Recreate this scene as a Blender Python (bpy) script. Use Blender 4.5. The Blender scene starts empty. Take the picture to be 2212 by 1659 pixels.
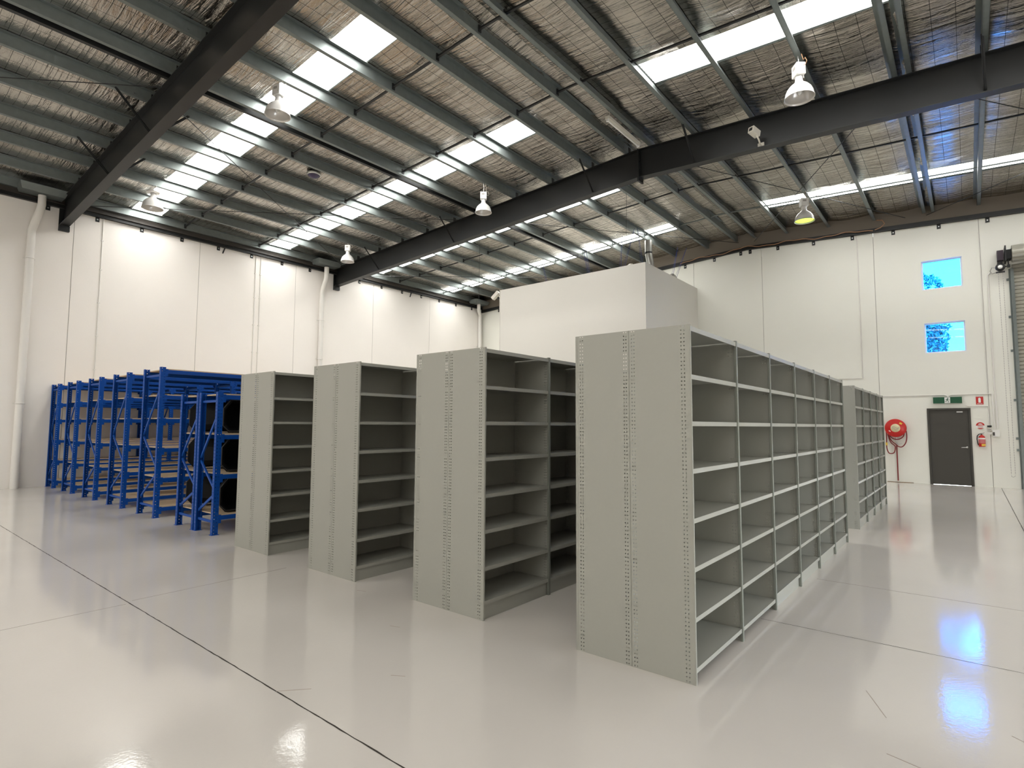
import bpy, math, random
from mathutils import Vector, Matrix
random.seed(7)
S = bpy.context.scene
COL = S.collection
PI = math.pi

# ------------------------------------------------------------------ camera
F_PX, YAW, PITCH, ROLL, CAM_H = 1206.24, 0.68565, 0.073726, 0.004948, 1.58
cam_data = bpy.data.cameras.new('camera')
cam = bpy.data.objects.new('camera', cam_data)
COL.objects.link(cam)
S.camera = cam
cam_data.sensor_fit = 'HORIZONTAL'
cam_data.sensor_width = 36.0
cam_data.lens = F_PX / 2212.0 * 36.0
cam_data.clip_start = 0.05
cam_data.clip_end = 400
fw = Vector((-math.sin(YAW) * math.cos(PITCH), math.cos(YAW) * math.cos(PITCH), math.sin(PITCH)))
rt = Vector((math.cos(YAW), math.sin(YAW), 0))
up = rt.cross(fw)
r2 = rt * math.cos(ROLL) + up * math.sin(ROLL)
u2 = -rt * math.sin(ROLL) + up * math.cos(ROLL)
M = Matrix((r2, u2, -fw)).transposed().to_4x4()
M.translation = Vector((0, 0, CAM_H))
cam.matrix_world = M

# ------------------------------------------------------------------ view, world, sun
S.view_settings.view_transform = 'Standard'
S.view_settings.look = 'None'
S.view_settings.exposure = 0.66
S.view_settings.gamma = 1.0
S.view_settings.use_curve_mapping = False
world = bpy.data.worlds.new('world')
S.world = world
world.use_nodes = True
wn = world.node_tree
wn.nodes.clear()
wo = wn.nodes.new('ShaderNodeOutputWorld')
wb = wn.nodes.new('ShaderNodeBackground')
sky = wn.nodes.new('ShaderNodeTexSky')
sky.sky_type = 'NISHITA'
sky.sun_disc = False
sky.sun_elevation = math.radians(52)
sky.sun_rotation = math.radians(200)
wb.inputs[1].default_value = 4.5      # bright hazy daylight
hs = wn.nodes.new('ShaderNodeHueSaturation')
hs.inputs['Saturation'].default_value = 0.35
wn.links.new(sky.outputs[0], hs.inputs['Color'])
wn.links.new(hs.outputs[0], wb.inputs[0])
wn.links.new(wb.outputs[0], wo.inputs[0])
sun_d = bpy.data.lights.new('sun', 'SUN')
sun_d.energy = 8.0
sun_d.angle = math.radians(0.6)
sun_o = bpy.data.objects.new('sun', sun_d)
COL.objects.link(sun_o)
sun_o.rotation_euler = Vector((0.45, 0.75, -1.0)).to_track_quat('-Z', 'Y').to_euler()
SKYLIGHT = 8.8           # brightness of the backlit roof sheets
LAMP_ON = 1.3             # the one lamp that is burning

ADDED_DOORWAY = (3.4, 5.8, 2.3)   # unseen doorway added in the right wall for side light: y0, y1, height
pl = bpy.data.lights.new('added_doorway_portal', 'AREA'); pl.shape = 'RECTANGLE'; pl.size = ADDED_DOORWAY[2]; pl.size_y = ADDED_DOORWAY[1] - ADDED_DOORWAY[0]
pl.cycles.is_portal = True
po = bpy.data.objects.new('added_doorway_portal', pl); COL.objects.link(po)
po.location = (6.62, (ADDED_DOORWAY[0] + ADDED_DOORWAY[1]) / 2, ADDED_DOORWAY[2] / 2); po.rotation_euler = (0, math.radians(90), 0)

# ------------------------------------------------------------------ measures
W, B = -17.95, 19.63          # left wall plane, back wall plane
XR, YF = 6.59, -12.5          # right wall, front wall (behind the camera)
RX, SL = -5.68, 0.0535        # ridge, slope
RTOP = 7.98                   # rafter top at ridge
PD = 0.20                     # purlin depth
def zr(x):                    # rafter top / purlin underside
    return RTOP - SL * abs(x - RX)
def zs(x):                    # roof sheet
    return zr(x) + PD + 0.01
RAF = [3.57, 11.61, -4.47]    # rafter lines

# ------------------------------------------------------------------ helpers
class MB:
    def __init__(s):
        s.v = []; s.f = []; s.mi = []; s.sm = []
    def add(s, vs, fs, m=0, smooth=False):
        n = len(s.v)
        s.v += [tuple(v) for v in vs]
        for f in fs:
            s.f.append(tuple(i + n for i in f)); s.mi.append(m); s.sm.append(smooth)
        return s
    def box(s, x0, x1, y0, y1, z0, z1, m=0):
        if x0 > x1: x0, x1 = x1, x0
        if y0 > y1: y0, y1 = y1, y0
        if z0 > z1: z0, z1 = z1, z0
        vs = [(x, y, z) for z in (z0, z1) for y in (y0, y1) for x in (x0, x1)]
        return s.add(vs, [(0, 2, 3, 1), (4, 5, 7, 6), (0, 1, 5, 4), (2, 6, 7, 3), (0, 4, 6, 2), (1, 3, 7, 5)], m)
    def bar(s, p, q, w, h, m=0, upv=(0, 0, 1)):
        p = Vector(p); q = Vector(q); d = (q - p).normalized(); u = Vector(upv)
        if abs(d.dot(u)) > 0.98: u = Vector((0, 1, 0))
        a = d.cross(u).normalized() * (w / 2); b = a.cross(d).normalized() * (h / 2)
        vs = [p - a - b, p + a - b, p + a + b, p - a + b, q - a - b, q + a - b, q + a + b, q - a + b]
        return s.add(vs, [(3, 2, 1, 0), (4, 5, 6, 7), (0, 1, 5, 4), (1, 2, 6, 5), (2, 3, 7, 6), (3, 0, 4, 7)], m)
    def tube(s, pts, r, n=10, m=0, cap=True, closed=False):
        pts = [Vector(p) for p in pts]
        if not isinstance(r, (list, tuple)): r = [r] * len(pts)
        L = len(pts); rings = []; a = None
        for i, p in enumerate(pts):
            if closed: d = pts[(i + 1) % L] - pts[i - 1]
            else: d = pts[min(i + 1, L - 1)] - pts[max(i - 1, 0)]
            d.normalize()
            if a is None:
                a = d.orthogonal().normalized()
            else:
                a = (a - d * a.dot(d)).normalized()
            b = d.cross(a)
            rings.append([p + (a * math.cos(2 * PI * k / n) + b * math.sin(2 * PI * k / n)) * r[i] for k in range(n)])
        vs = [v for ring in rings for v in ring]
        fs = []
        for i in range(L if closed else L - 1):
            j = (i + 1) % L
            for k in range(n):
                l = (k + 1) % n
                fs.append((i * n + k, i * n + l, j * n + l, j * n + k))
        s.add(vs, fs, m, True)
        if cap and not closed:
            s.add(rings[0], [tuple(reversed(range(n)))], m)
            s.add(rings[-1], [tuple(range(n))], m)
        return s
    def lathe(s, prof, c=(0, 0, 0), n=32, m=0, axis='z', smooth=True):
        vs = []
        for r, h in prof:
            for k in range(n):
                a = 2 * PI * k / n
                if axis == 'z': vs.append((c[0] + r * math.cos(a), c[1] + r * math.sin(a), c[2] + h))
                elif axis == 'y': vs.append((c[0] + r * math.cos(a), c[1] + h, c[2] + r * math.sin(a)))
                else: vs.append((c[0] + h, c[1] + r * math.cos(a), c[2] + r * math.sin(a)))
        fs = []
        for i in range(len(prof) - 1):
            for k in range(n):
                l = (k + 1) % n
                fs.append((i * n + k, i * n + l, (i + 1) * n + l, (i + 1) * n + k))
        return s.add(vs, fs, m, smooth)
    def prism(s, poly, y0, y1, m=0, axis='y'):
        n = len(poly)
        if axis == 'y': vs = [(a, y0, b) for a, b in poly] + [(a, y1, b) for a, b in poly]
        elif axis == 'x': vs = [(y0, a, b) for a, b in poly] + [(y1, a, b) for a, b in poly]
        else: vs = [(a, b, y0) for a, b in poly] + [(a, b, y1) for a, b in poly]
        fs = [tuple(range(n)), tuple(reversed(range(n, 2 * n)))] + [(i, i + n, (i + 1) % n + n, (i + 1) % n) for i in range(n)]
        return s.add(vs, fs, m)
    def mesh(s, name, mats):
        me = bpy.data.meshes.new(name)
        me.from_pydata(s.v, [], s.f)
        if not isinstance(mats, (list, tuple)): mats = [mats]
        for m in mats: me.materials.append(m)
        me.polygons.foreach_set('material_index', s.mi)
        me.polygons.foreach_set('use_smooth', s.sm)
        me.update()
        return me
    def build(s, name, mats, parent=None, loc=None):
        o = bpy.data.objects.new(name, s.mesh(name, mats))
        COL.objects.link(o)
        if parent: o.parent = parent
        if loc: o.location = loc
        return o
def fix_normals(o):
    import bmesh
    bm = bmesh.new(); bm.from_mesh(o.data); bmesh.ops.recalc_face_normals(bm, faces=bm.faces); bm.to_mesh(o.data); bm.free()
    return o
def inst(name, me, parent=None, loc=(0, 0, 0), rz=0):
    o = bpy.data.objects.new(name, me); COL.objects.link(o)
    if parent: o.parent = parent
    o.location = loc; o.rotation_euler = (0, 0, rz)
    return o
def empty(name, loc=(0, 0, 0)):
    o = bpy.data.objects.new(name, None); COL.objects.link(o); o.location = loc; o.empty_display_size = 0.1
    return o
def tag(o, label=None, cat=None, group=None, kind=None):
    if label: o['label'] = label
    if cat: o['category'] = cat
    if group: o['group'] = group
    if kind: o['kind'] = kind
    return o
def struct(o, label=None):
    o['kind'] = 'structure'
    if label: o['label'] = label
    return o

# ------------------------------------------------------------------ materials
def mat(name, col, rough=0.5, metal=0.0, spec=0.5, emit=None, es=0.0, bump=None, var=None):
    m = bpy.data.materials.new(name); m.use_nodes = True
    nt = m.node_tree; p = nt.nodes['Principled BSDF']
    p.inputs['Base Color'].default_value = (*col, 1)
    p.inputs['Roughness'].default_value = rough
    p.inputs['Metallic'].default_value = metal
    p.inputs['Specular IOR Level'].default_value = spec
    if emit:
        p.inputs['Emission Color'].default_value = (*emit, 1); p.inputs['Emission Strength'].default_value = es
    tc = nt.nodes.new('ShaderNodeTexCoord')
    if var:   # (scale, amount)
        nz = nt.nodes.new('ShaderNodeTexNoise'); nz.inputs['Scale'].default_value = var[0]; nz.inputs['Detail'].default_value = 5
        nt.links.new(tc.outputs['Object'], nz.inputs['Vector'])
        mr = nt.nodes.new('ShaderNodeMapRange'); mr.inputs['To Min'].default_value = 1 - var[1]; mr.inputs['To Max'].default_value = 1 + var[1]
        nt.links.new(nz.outputs['Fac'], mr.inputs['Value'])
        mx = nt.nodes.new('ShaderNodeVectorMath'); mx.operation = 'SCALE'; mx.inputs[0].default_value = col
        nt.links.new(mr.outputs[0], mx.inputs['Scale']); nt.links.new(mx.outputs[0], p.inputs['Base Color'])
    if bump:  # (scale, strength)
        nz = nt.nodes.new('ShaderNodeTexNoise'); nz.inputs['Scale'].default_value = bump[0]; nz.inputs['Detail'].default_value = 4
        nt.links.new(tc.outputs['Object'], nz.inputs['Vector'])
        bp = nt.nodes.new('ShaderNodeBump'); bp.inputs['Strength'].default_value = bump[1]; bp.inputs['Distance'].default_value = 0.01
        nt.links.new(nz.outputs['Fac'], bp.inputs['Height']); nt.links.new(bp.outputs[0], p.inputs['Normal'])
    return m
def math_n(nt, op, a, b=None, c=None):
    n = nt.nodes.new('ShaderNodeMath'); n.operation = op
    for i, v in enumerate((a, b, c)):
        if v is None: continue
        if isinstance(v, (int, float)): n.inputs[i].default_value = v
        else: nt.links.new(v, n.inputs[i])
    return n.outputs[0]

M_wall = mat('painted_precast', (0.87, 0.835, 0.79), 0.65, bump=(30, 0.08), var=(1.3, 0.02))
M_wallb = mat('painted_precast_back', (0.79, 0.785, 0.72), 0.6, bump=(30, 0.08), var=(1.3, 0.02))
M_part = mat('painted_plasterboard', (0.67, 0.65, 0.60), 0.6)
M_fjoint = mat('dark_saw_cut', (0.035, 0.028, 0.022), 0.9)
M_joint = mat('joint_sealant', (0.42, 0.40, 0.37), 0.8)
M_scuff = mat('scuff_mark', (0.36, 0.29, 0.24), 0.5)
M_fline = mat('hairline_joint', (0.20, 0.17, 0.14), 0.6)
M_white = mat('white_paint', (0.78, 0.76, 0.72), 0.4)
M_whitem = mat('white_enamel', (0.80, 0.79, 0.76), 0.3)
M_cream = mat('cream_plastic', (0.66, 0.63, 0.55), 0.45)
M_black = mat('black_steel', (0.014, 0.015, 0.0155), 0.45, spec=0.4, var=(6, 0.1))
M_brown = mat('dark_brown_steel', (0.05, 0.042, 0.034), 0.5)
M_gableshade = mat('gable_shade_brown', (0.17, 0.145, 0.115), 0.7)  # brownish wall top with its shade put into the colour
M_galv = mat('galvanised_steel', (0.185, 0.21, 0.205), 0.42, metal=0.55, var=(9, 0.15), bump=(60, 0.05))
M_grey = mat('grey_powdercoat', (0.345, 0.345, 0.305), 0.42, var=(40, 0.02), bump=(350, 0.03))
M_post = mat('darker_grey_post_paint', (0.20, 0.21, 0.18), 0.5)
M_blue = mat('blue_powdercoat', (0.0012, 0.062, 0.33), 0.45, spec=0.25)
M_board = mat('particle_board', (0.52, 0.40, 0.27), 0.7, var=(60, 0.15))
M_tub = mat('black_plastic', (0.003, 0.003, 0.0035), 0.7, spec=0.2)
M_rim = mat('black_plastic_rim', (0.035, 0.034, 0.034), 0.35)
M_door = mat('dark_grey_door_paint', (0.050, 0.046, 0.038), 0.5)
M_steel = mat('brushed_steel', (0.6, 0.6, 0.58), 0.3, metal=0.9)
M_red = mat('red_enamel', (0.55, 0.012, 0.008), 0.35)
M_darkred = mat('red_rubber_hose', (0.20, 0.010, 0.012), 0.5)
M_signred = mat('sign_red', (0.52, 0.016, 0.012), 0.45)
M_signgreen = mat('sign_green', (0.0, 0.075, 0.03), 0.4)
M_signwhite = mat('sign_white', (0.82, 0.82, 0.80), 0.4)
M_yellow = mat('label_yellow', (0.80, 0.55, 0.08), 0.5)
M_labelcream = mat('label_cream', (0.70, 0.62, 0.38), 0.5, var=(60, 0.25))
M_orange = mat('orange_cable', (0.42, 0.22, 0.11), 0.5)
M_bluewire = mat('blue_cable', (0.004, 0.02, 0.16), 0.4)
M_brownmark = mat('rust_mark', (0.20, 0.12, 0.06), 0.9)
M_roller = mat('roller_curtain', (0.33, 0.32, 0.27), 0.4, metal=0.2)
M_flex = mat('foil_duct', (0.40, 0.39, 0.36), 0.35, metal=0.8)
M_reflect = mat('reflector_inside', (0.62, 0.60, 0.57), 0.3, metal=0.6)
M_bulb = mat('lamp_glass', (0.75, 0.75, 0.72), 0.15)
M_lit = mat('lamp_lit', (0.8, 0.9, 0.3), 0.4, emit=(0.60, 1.0, 0.06), es=LAMP_ON)
M_purple = mat('dark_lens', (0.05, 0.04, 0.09), 0.1)
M_leaf = mat('gum_leaves', (0.14, 0.16, 0.11), 0.5, var=(3, 0.5))
M_bark = mat('gum_bark', (0.5, 0.45, 0.38), 0.8)
M_ground = mat('outside_concrete', (0.55, 0.54, 0.50), 0.8)

def holes_mat(name, base, cols, pitch, rad, axis='X', off=0.0):
    """perforated sheet: holes really let you look through. cols = positions along the sheet (object coords)"""
    m = base.copy(); m.name = name
    nt = m.node_tree; p = nt.nodes['Principled BSDF']; out = nt.nodes['Material Output']
    tc = nt.nodes.new('ShaderNodeTexCoord'); sp = nt.nodes.new('ShaderNodeSeparateXYZ')
    nt.links.new(tc.outputs['Object'], sp.inputs[0])
    u = sp.outputs[axis]; z = sp.outputs['Z']
    zz = math_n(nt, 'MULTIPLY', math_n(nt, 'SUBTRACT', math_n(nt, 'FRACT', math_n(nt, 'DIVIDE', math_n(nt, 'ADD', z, off), pitch)), 0.5), pitch)
    z2 = math_n(nt, 'MULTIPLY', zz, zz)
    tot = None
    for c in cols:
        d = math_n(nt, 'SUBTRACT', u, c)
        r = math_n(nt, 'ADD', math_n(nt, 'MULTIPLY', d, d), z2)
        h = math_n(nt, 'LESS_THAN', r, rad * rad)
        tot = h if tot is None else math_n(nt, 'MAXIMUM', tot, h)
    tr = nt.nodes.new('ShaderNodeBsdfTransparent'); mx = nt.nodes.new('ShaderNodeMixShader')
    nt.links.new(tot, mx.inputs[0]); nt.links.new(p.outputs[0], mx.inputs[1]); nt.links.new(tr.outputs[0], mx.inputs[2])
    nt.links.new(mx.outputs[0], out.inputs['Surface'])
    return m
SD = 0.425     # depth of one single-sided shelving run
M_panelholes = holes_mat('grey_perforated_panel', M_grey, (0.020, 0.038, SD - 0.055, SD - 0.035), 0.0254, 0.0042)
M_postholes = holes_mat('blue_perforated_post', M_blue, (0.022, 0.058), 0.05, 0.0065, 'Y')
M_postholesx = holes_mat('blue_perforated_flange', M_blue, (0.018, 0.044), 0.05, 0.006, 'X', 0.025)

# floor: glossy epoxy
def floor_mat():
    m = mat('grey_epoxy_floor', (0.47, 0.445, 0.415), 0.12, spec=0.55)
    nt = m.node_tree; p = nt.nodes['Principled BSDF']
    tc = nt.nodes.new('ShaderNodeTexCoord')
    n1 = nt.nodes.new('ShaderNodeTexNoise'); n1.inputs['Scale'].default_value = 0.45; n1.inputs['Detail'].default_value = 6
    n2 = nt.nodes.new('ShaderNodeTexNoise'); n2.inputs['Scale'].default_value = 45; n2.inputs['Detail'].default_value = 3
    n3 = nt.nodes.new('ShaderNodeTexNoise'); n3.inputs['Scale'].default_value = 2.2; n3.inputs['Detail'].default_value = 8; n3.inputs['Roughness'].default_value = 0.7
    for n in (n1, n2, n3): nt.links.new(tc.outputs['Object'], n.inputs['Vector'])
    r1 = nt.nodes.new('ShaderNodeValToRGB')
    r1.color_ramp.elements[0].position = 0.3; r1.color_ramp.elements[0].color = (0.595, 0.56, 0.515, 1)
    r1.color_ramp.elements[1].position = 0.7; r1.color_ramp.elements[1].color = (0.65, 0.61, 0.565, 1)
    nt.links.new(n1.outputs['Fac'], r1.inputs[0])
    # scattered scuffs
    r3 = nt.nodes.new('ShaderNodeValToRGB')
    r3.color_ramp.elements[0].position = 0.72; r3.color_ramp.elements[0].color = (1, 1, 1, 1)
    r3.color_ramp.elements[1].position = 0.80; r3.color_ramp.elements[1].color = (0.80, 0.76, 0.70, 1)
    nt.links.new(n3.outputs['Fac'], r3.inputs[0])
    mx = nt.nodes.new('ShaderNodeMix'); mx.data_type = 'RGBA'; mx.blend_type = 'MULTIPLY'; mx.inputs[0].default_value = 1
    nt.links.new(r1.outputs[0], mx.inputs[6]); nt.links.new(r3.outputs[0], mx.inputs[7])
    nt.links.new(mx.outputs[2], p.inputs['Base Color'])
    mr = nt.nodes.new('ShaderNodeMapRange'); mr.inputs['To Min'].default_value = 0.055; mr.inputs['To Max'].default_value = 0.11
    nt.links.new(n3.outputs['Fac'], mr.inputs['Value']); nt.links.new(mr.outputs[0], p.inputs['Roughness'])
    bp = nt.nodes.new('ShaderNodeBump'); bp.inputs['Strength'].default_value = 0.16; bp.inputs['Distance'].default_value = 0.002
    nt.links.new(n2.outputs['Fac'], bp.inputs['Height']); nt.links.new(bp.outputs[0], p.inputs['Normal'])
    return m
M_floor = floor_mat()

# reflective foil insulation lying on wire safety mesh
def foil_mat():
    m = mat('foil_insulation', (0.50, 0.47, 0.43), 0.20, metal=1.0)
    nt = m.node_tree; p = nt.nodes['Principled BSDF']
    tc = nt.nodes.new('ShaderNodeTexCoord'); sp = nt.nodes.new('ShaderNodeSeparateXYZ')
    nt.links.new(tc.outputs['Object'], sp.inputs[0])
    x, y = sp.outputs['X'], sp.outputs['Y']
    def line(c, pitch, w):
        f = math_n(nt, 'FRACT', math_n(nt, 'DIVIDE', math_n(nt, 'ADD', c, 50.0), pitch))
        return math_n(nt, 'LESS_THAN', f, w / pitch)
    wires = math_n(nt, 'MAXIMUM', line(x, 0.30, 0.007), line(y, 0.15, 0.006))
    mp = nt.nodes.new('ShaderNodeMapping'); mp.inputs['Scale'].default_value = (1.1, 9.0, 1.0)
    nt.links.new(tc.outputs['Object'], mp.inputs[0])
    n1 = nt.nodes.new('ShaderNodeTexNoise'); n1.inputs['Scale'].default_value = 1.0; n1.inputs['Detail'].default_value = 5; n1.inputs['Distortion'].default_value = 0.8
    nt.links.new(mp.outputs[0], n1.inputs['Vector'])
    n2 = nt.nodes.new('ShaderNodeTexNoise'); n2.inputs['Scale'].default_value = 0.9; n2.inputs['Detail'].default_value = 3
    nt.links.new(tc.outputs['Object'], n2.inputs['Vector'])
    ridge = math_n(nt, 'ABSOLUTE', math_n(nt, 'SUBTRACT', n1.outputs['Fac'], 0.5))
    h = math_n(nt, 'MULTIPLY', ridge, math_n(nt, 'MULTIPLY', n2.outputs['Fac'], 1.6))
    h2 = math_n(nt, 'SUBTRACT', h, math_n(nt, 'MULTIPLY', wires, 0.04))
    bp = nt.nodes.new('ShaderNodeBump'); bp.inputs['Strength'].default_value = 1.0; bp.inputs['Distance'].default_value = 0.07
    nt.links.new(h2, bp.inputs['Height']); nt.links.new(bp.outputs[0], p.inputs['Normal'])
    mx = nt.nodes.new('ShaderNodeMix'); mx.data_type = 'RGBA'
    mx.inputs[6].default_value = (0.46, 0.43, 0.385, 1); mx.inputs[7].default_value = (0.05, 0.05, 0.045, 1)
    nt.links.new(wires, mx.inputs[0]); nt.links.new(mx.outputs[2], p.inputs['Base Color'])
    return m
M_foil = foil_mat()

def skylight_mat():
    m = bpy.data.materials.new('translucent_roof_sheet'); m.use_nodes = True
    nt = m.node_tree; p = nt.nodes['Principled BSDF']
    p.inputs['Base Color'].default_value = (0.8, 0.82, 0.8, 1); p.inputs['Roughness'].default_value = 0.4
    tc = nt.nodes.new('ShaderNodeTexCoord')
    mp = nt.nodes.new('ShaderNodeMapping'); mp.inputs['Scale'].default_value = (2.5, 40.0, 1.0)
    nt.links.new(tc.outputs['Object'], mp.inputs[0])
    n1 = nt.nodes.new('ShaderNodeTexNoise'); n1.inputs['Scale'].default_value = 1.0; n1.inputs['Detail'].default_value = 3
    nt.links.new(mp.outputs[0], n1.inputs['Vector'])
    sp = nt.nodes.new('ShaderNodeSeparateXYZ'); nt.links.new(tc.outputs['Object'], sp.inputs[0])
    f = math_n(nt, 'FRACT', math_n(nt, 'DIVIDE', math_n(nt, 'ADD', sp.outputs['Y'], 50.0), 0.095))
    rib = math_n(nt, 'LESS_THAN', f, 0.10)
    k = math_n(nt, 'MULTIPLY', rib, math_n(nt, 'GREATER_THAN', n1.outputs['Fac'], 0.52))
    mr = nt.nodes.new('ShaderNodeMapRange'); mr.inputs['To Min'].default_value = SKYLIGHT; mr.inputs['To Max'].default_value = 0.72
    nt.links.new(k, mr.inputs['Value'])
    p.inputs['Emission Color'].default_value = (1.0, 0.985, 0.945, 1)
    nt.links.new(mr.outputs[0], p.inputs['Emission Strength'])
    return m
M_sky = skylight_mat()

def glass_mat():
    m = bpy.data.materials.new('sky_blue_glass'); m.use_nodes = True
    nt = m.node_tree; nt.nodes.clear()
    o = nt.nodes.new('ShaderNodeOutputMaterial'); t = nt.nodes.new('ShaderNodeBsdfTransparent'); g = nt.nodes.new('ShaderNodeBsdfGlossy')
    t.inputs[0].default_value = (0.095, 0.40, 0.78, 1); g.inputs['Roughness'].default_value = 0.02  # tint puts the blue of the sky into the panes
    mx = nt.nodes.new('ShaderNodeMixShader'); mx.inputs[0].default_value = 0.05
    nt.links.new(t.outputs[0], mx.inputs[1]); nt.links.new(g.outputs[0], mx.inputs[2]); nt.links.new(mx.outputs[0], o.inputs[0])
    return m
M_glass = glass_mat()

# ------------------------------------------------------------------ floor (slabs with saw-cut joints)
def build_floor():
    b = MB()
    b.box(W - 0.2, XR + 0.2, YF - 0.2, B + 0.2, -0.25, 0.0)
    # saw-cut joints with slightly ragged edges
    rnd = random.Random(5)
    def cut(p, q, w):
        p = Vector((p[0], p[1])); q = Vector((q[0], q[1])); L = (q - p).length; n = max(2, int(L / 0.06)); d = (q - p) / L; c = Vector((-d.y, d.x)); vs = []
        for i in range(n + 1):
            m = p + d * (L * i / n) + c * rnd.uniform(-0.0016, 0.0016)
            for sgn in (-1, 1):
                e = m + c * sgn * (w / 2) * rnd.uniform(0.65, 1.35); vs.append((e.x, e.y, 0.0006))
        b.add(vs, [(2 * i, 2 * i + 2, 2 * i + 3, 2 * i + 1) for i in range(n)], 1)
    cut((W, 1.78), (XR, 1.78), 0.0085); cut((-1.4, 4.97), (XR, 5.03), 0.006); cut((0.575, 5.0), (0.575, B), 0.010)
    o = b.build('floor', [M_floor, M_fjoint]); struct(o)
    f = MB()   # fine hairline joints
    for (x0, y0, x1, y1) in ((-1.3, 6.62, XR, 6.72), (-5.79, -3.0, -5.79, 1.75), (-5.86, 1.82, -5.9, 3.3)):
        f.bar((x0, y0, 0.0004), (x1, y1, 0.0004), 0.004, 0.0008)
    o = f.build('trim_1', M_fline); struct(o)
    s_ = MB()  # loose scuffs and drag marks
    for (x0, y0, x1, y1, w) in ((-0.55, 4.05, -0.42, 3.75, 0.004), (-0.38, 3.35, -0.2, 3.3, 0.005), (-2.9, 2.35, -2.82, 2.40, 0.006), (-3.25, 1.78, -3.12, 1.93, 0.006), (0.1, 3.95, 0.22, 3.85, 0.005), (-4.6, 3.3, -4.5, 3.33, 0.008), (-3.6, 2.9, -3.52, 2.93, 0.007)):
        s_.bar((x0, y0, 0.0004), (x1, y1, 0.0004), w, 0.0006)
    struct(s_.build('trim_6', M_scuff))
build_floor()

# ------------------------------------------------------------------ walls
def grid_wall(b, cuts_u, cuts_z, holes, place, gaps=()):
    for i in range(len(cuts_u) - 1):
        for j in range(len(cuts_z) - 1):
            u0, u1, z0, z1 = cuts_u[i], cuts_u[i + 1], cuts_z[j], cuts_z[j + 1]
            um, zm = (u0 + u1) / 2, (z0 + z1) / 2
            if any(h[0] < um < h[1] and h[2] < zm < h[3] for h in holes): continue
            a = 0.007 if u0 in gaps else 0; c = 0.007 if u1 in gaps else 0
            place(b, u0 + a, u1 - c, z0, z1)
T = 0.18
def wall_left():
    b = MB()
    js = [YF, -9.0, -5.75, -2.6, 0.6, 3.79, 6.88, 10.02, 13.30, 16.27, B]
    grid_wall(b, js, [0, zs(W) + 0.1], [], lambda b, u0, u1, z0, z1: b.box(W - T, W, u0, u1, z0, z1), js[1:-1])
    b.box(W - T - 0.05, W - 0.012, YF, B, 0, zs(W), 1)
    struct(b.build('wall_left', [M_wall, M_joint]))
wall_left()
WIN = [(-0.885, 0.02, 5.485, 6.32), (-0.885, 0.02, 3.67, 4.525)]
DOOR = (-0.92, 0.035, 0, 2.11)
ROLL = (1.06, 5.6, 0, 5.72)
def wall_back():
    b = MB()
    js = [-7.54, -5.2, -2.02, 0.42]
    cu = sorted(set([W, -12.0] + js + [WIN[0][0], WIN[0][1], DOOR[0], DOOR[1], ROLL[0], ROLL[1], XR]))
    cz = sorted(set([0, DOOR[3], WIN[1][2], WIN[1][3], WIN[0][2], WIN[0][3], ROLL[3], 6.95]))
    grid_wall(b, cu, cz, WIN + [DOOR, ROLL], lambda b, u0, u1, z0, z1: b.box(u0, u1, B, B + T, z0, z1), js)
    # gable part, follows the roof
    for i in range(len(cu) - 1):
        a = 0.007 if cu[i] in js else 0; c = 0.007 if cu[i + 1] in js else 0
        u0, u1 = cu[i] + a, cu[i + 1] - c
        seg = [u0, u1] if not (u0 < RX < u1) else [u0, RX, u1]
        poly = [(u, zs(u) + 0.1) for u in seg] + [(u1, 6.95), (u0, 6.95)]
        b.prism(poly, B, B + T)
    for u in js:
        b.box(u - 0.02, u + 0.02, B + 0.014, B + 0.1, 0.0 if not (WIN[0][0] < u < WIN[0][1]) else 6.4, 7.3, 1)
    o = b.build('wall_back', [M_wallb, M_joint]); fix_normals(o); struct(o)
wall_back()
def wall_others():
    b = MB(); zt = zs(XR) + 0.1
    b.box(XR, XR + T, YF, ADDED_DOORWAY[0], 0, zt); b.box(XR, XR + T, ADDED_DOORWAY[1], B, 0, zt); b.box(XR, XR + T, ADDED_DOORWAY[0], ADDED_DOORWAY[1], ADDED_DOORWAY[2], zt)
    struct(b.build('wall_right', M_wall))
    b = MB(); b.prism([(W, 0), (XR, 0), (XR, zs(XR) + .1), (RX, zs(RX) + .1), (W, zs(W) + .1)], YF - T, YF)
    struct(fix_normals(b.build('wall_front', M_wall)))
    # plasterboard room in the far corner
    b = MB(); b.box(-13.22, -7.42, 15.44, B, 0.0, 6.55)
    b.box(-13.235, -13.21, 15.425, 15.45, 0, 6.56)
    struct(b.build('wall_partition', M_part))
wall_others()

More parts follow.
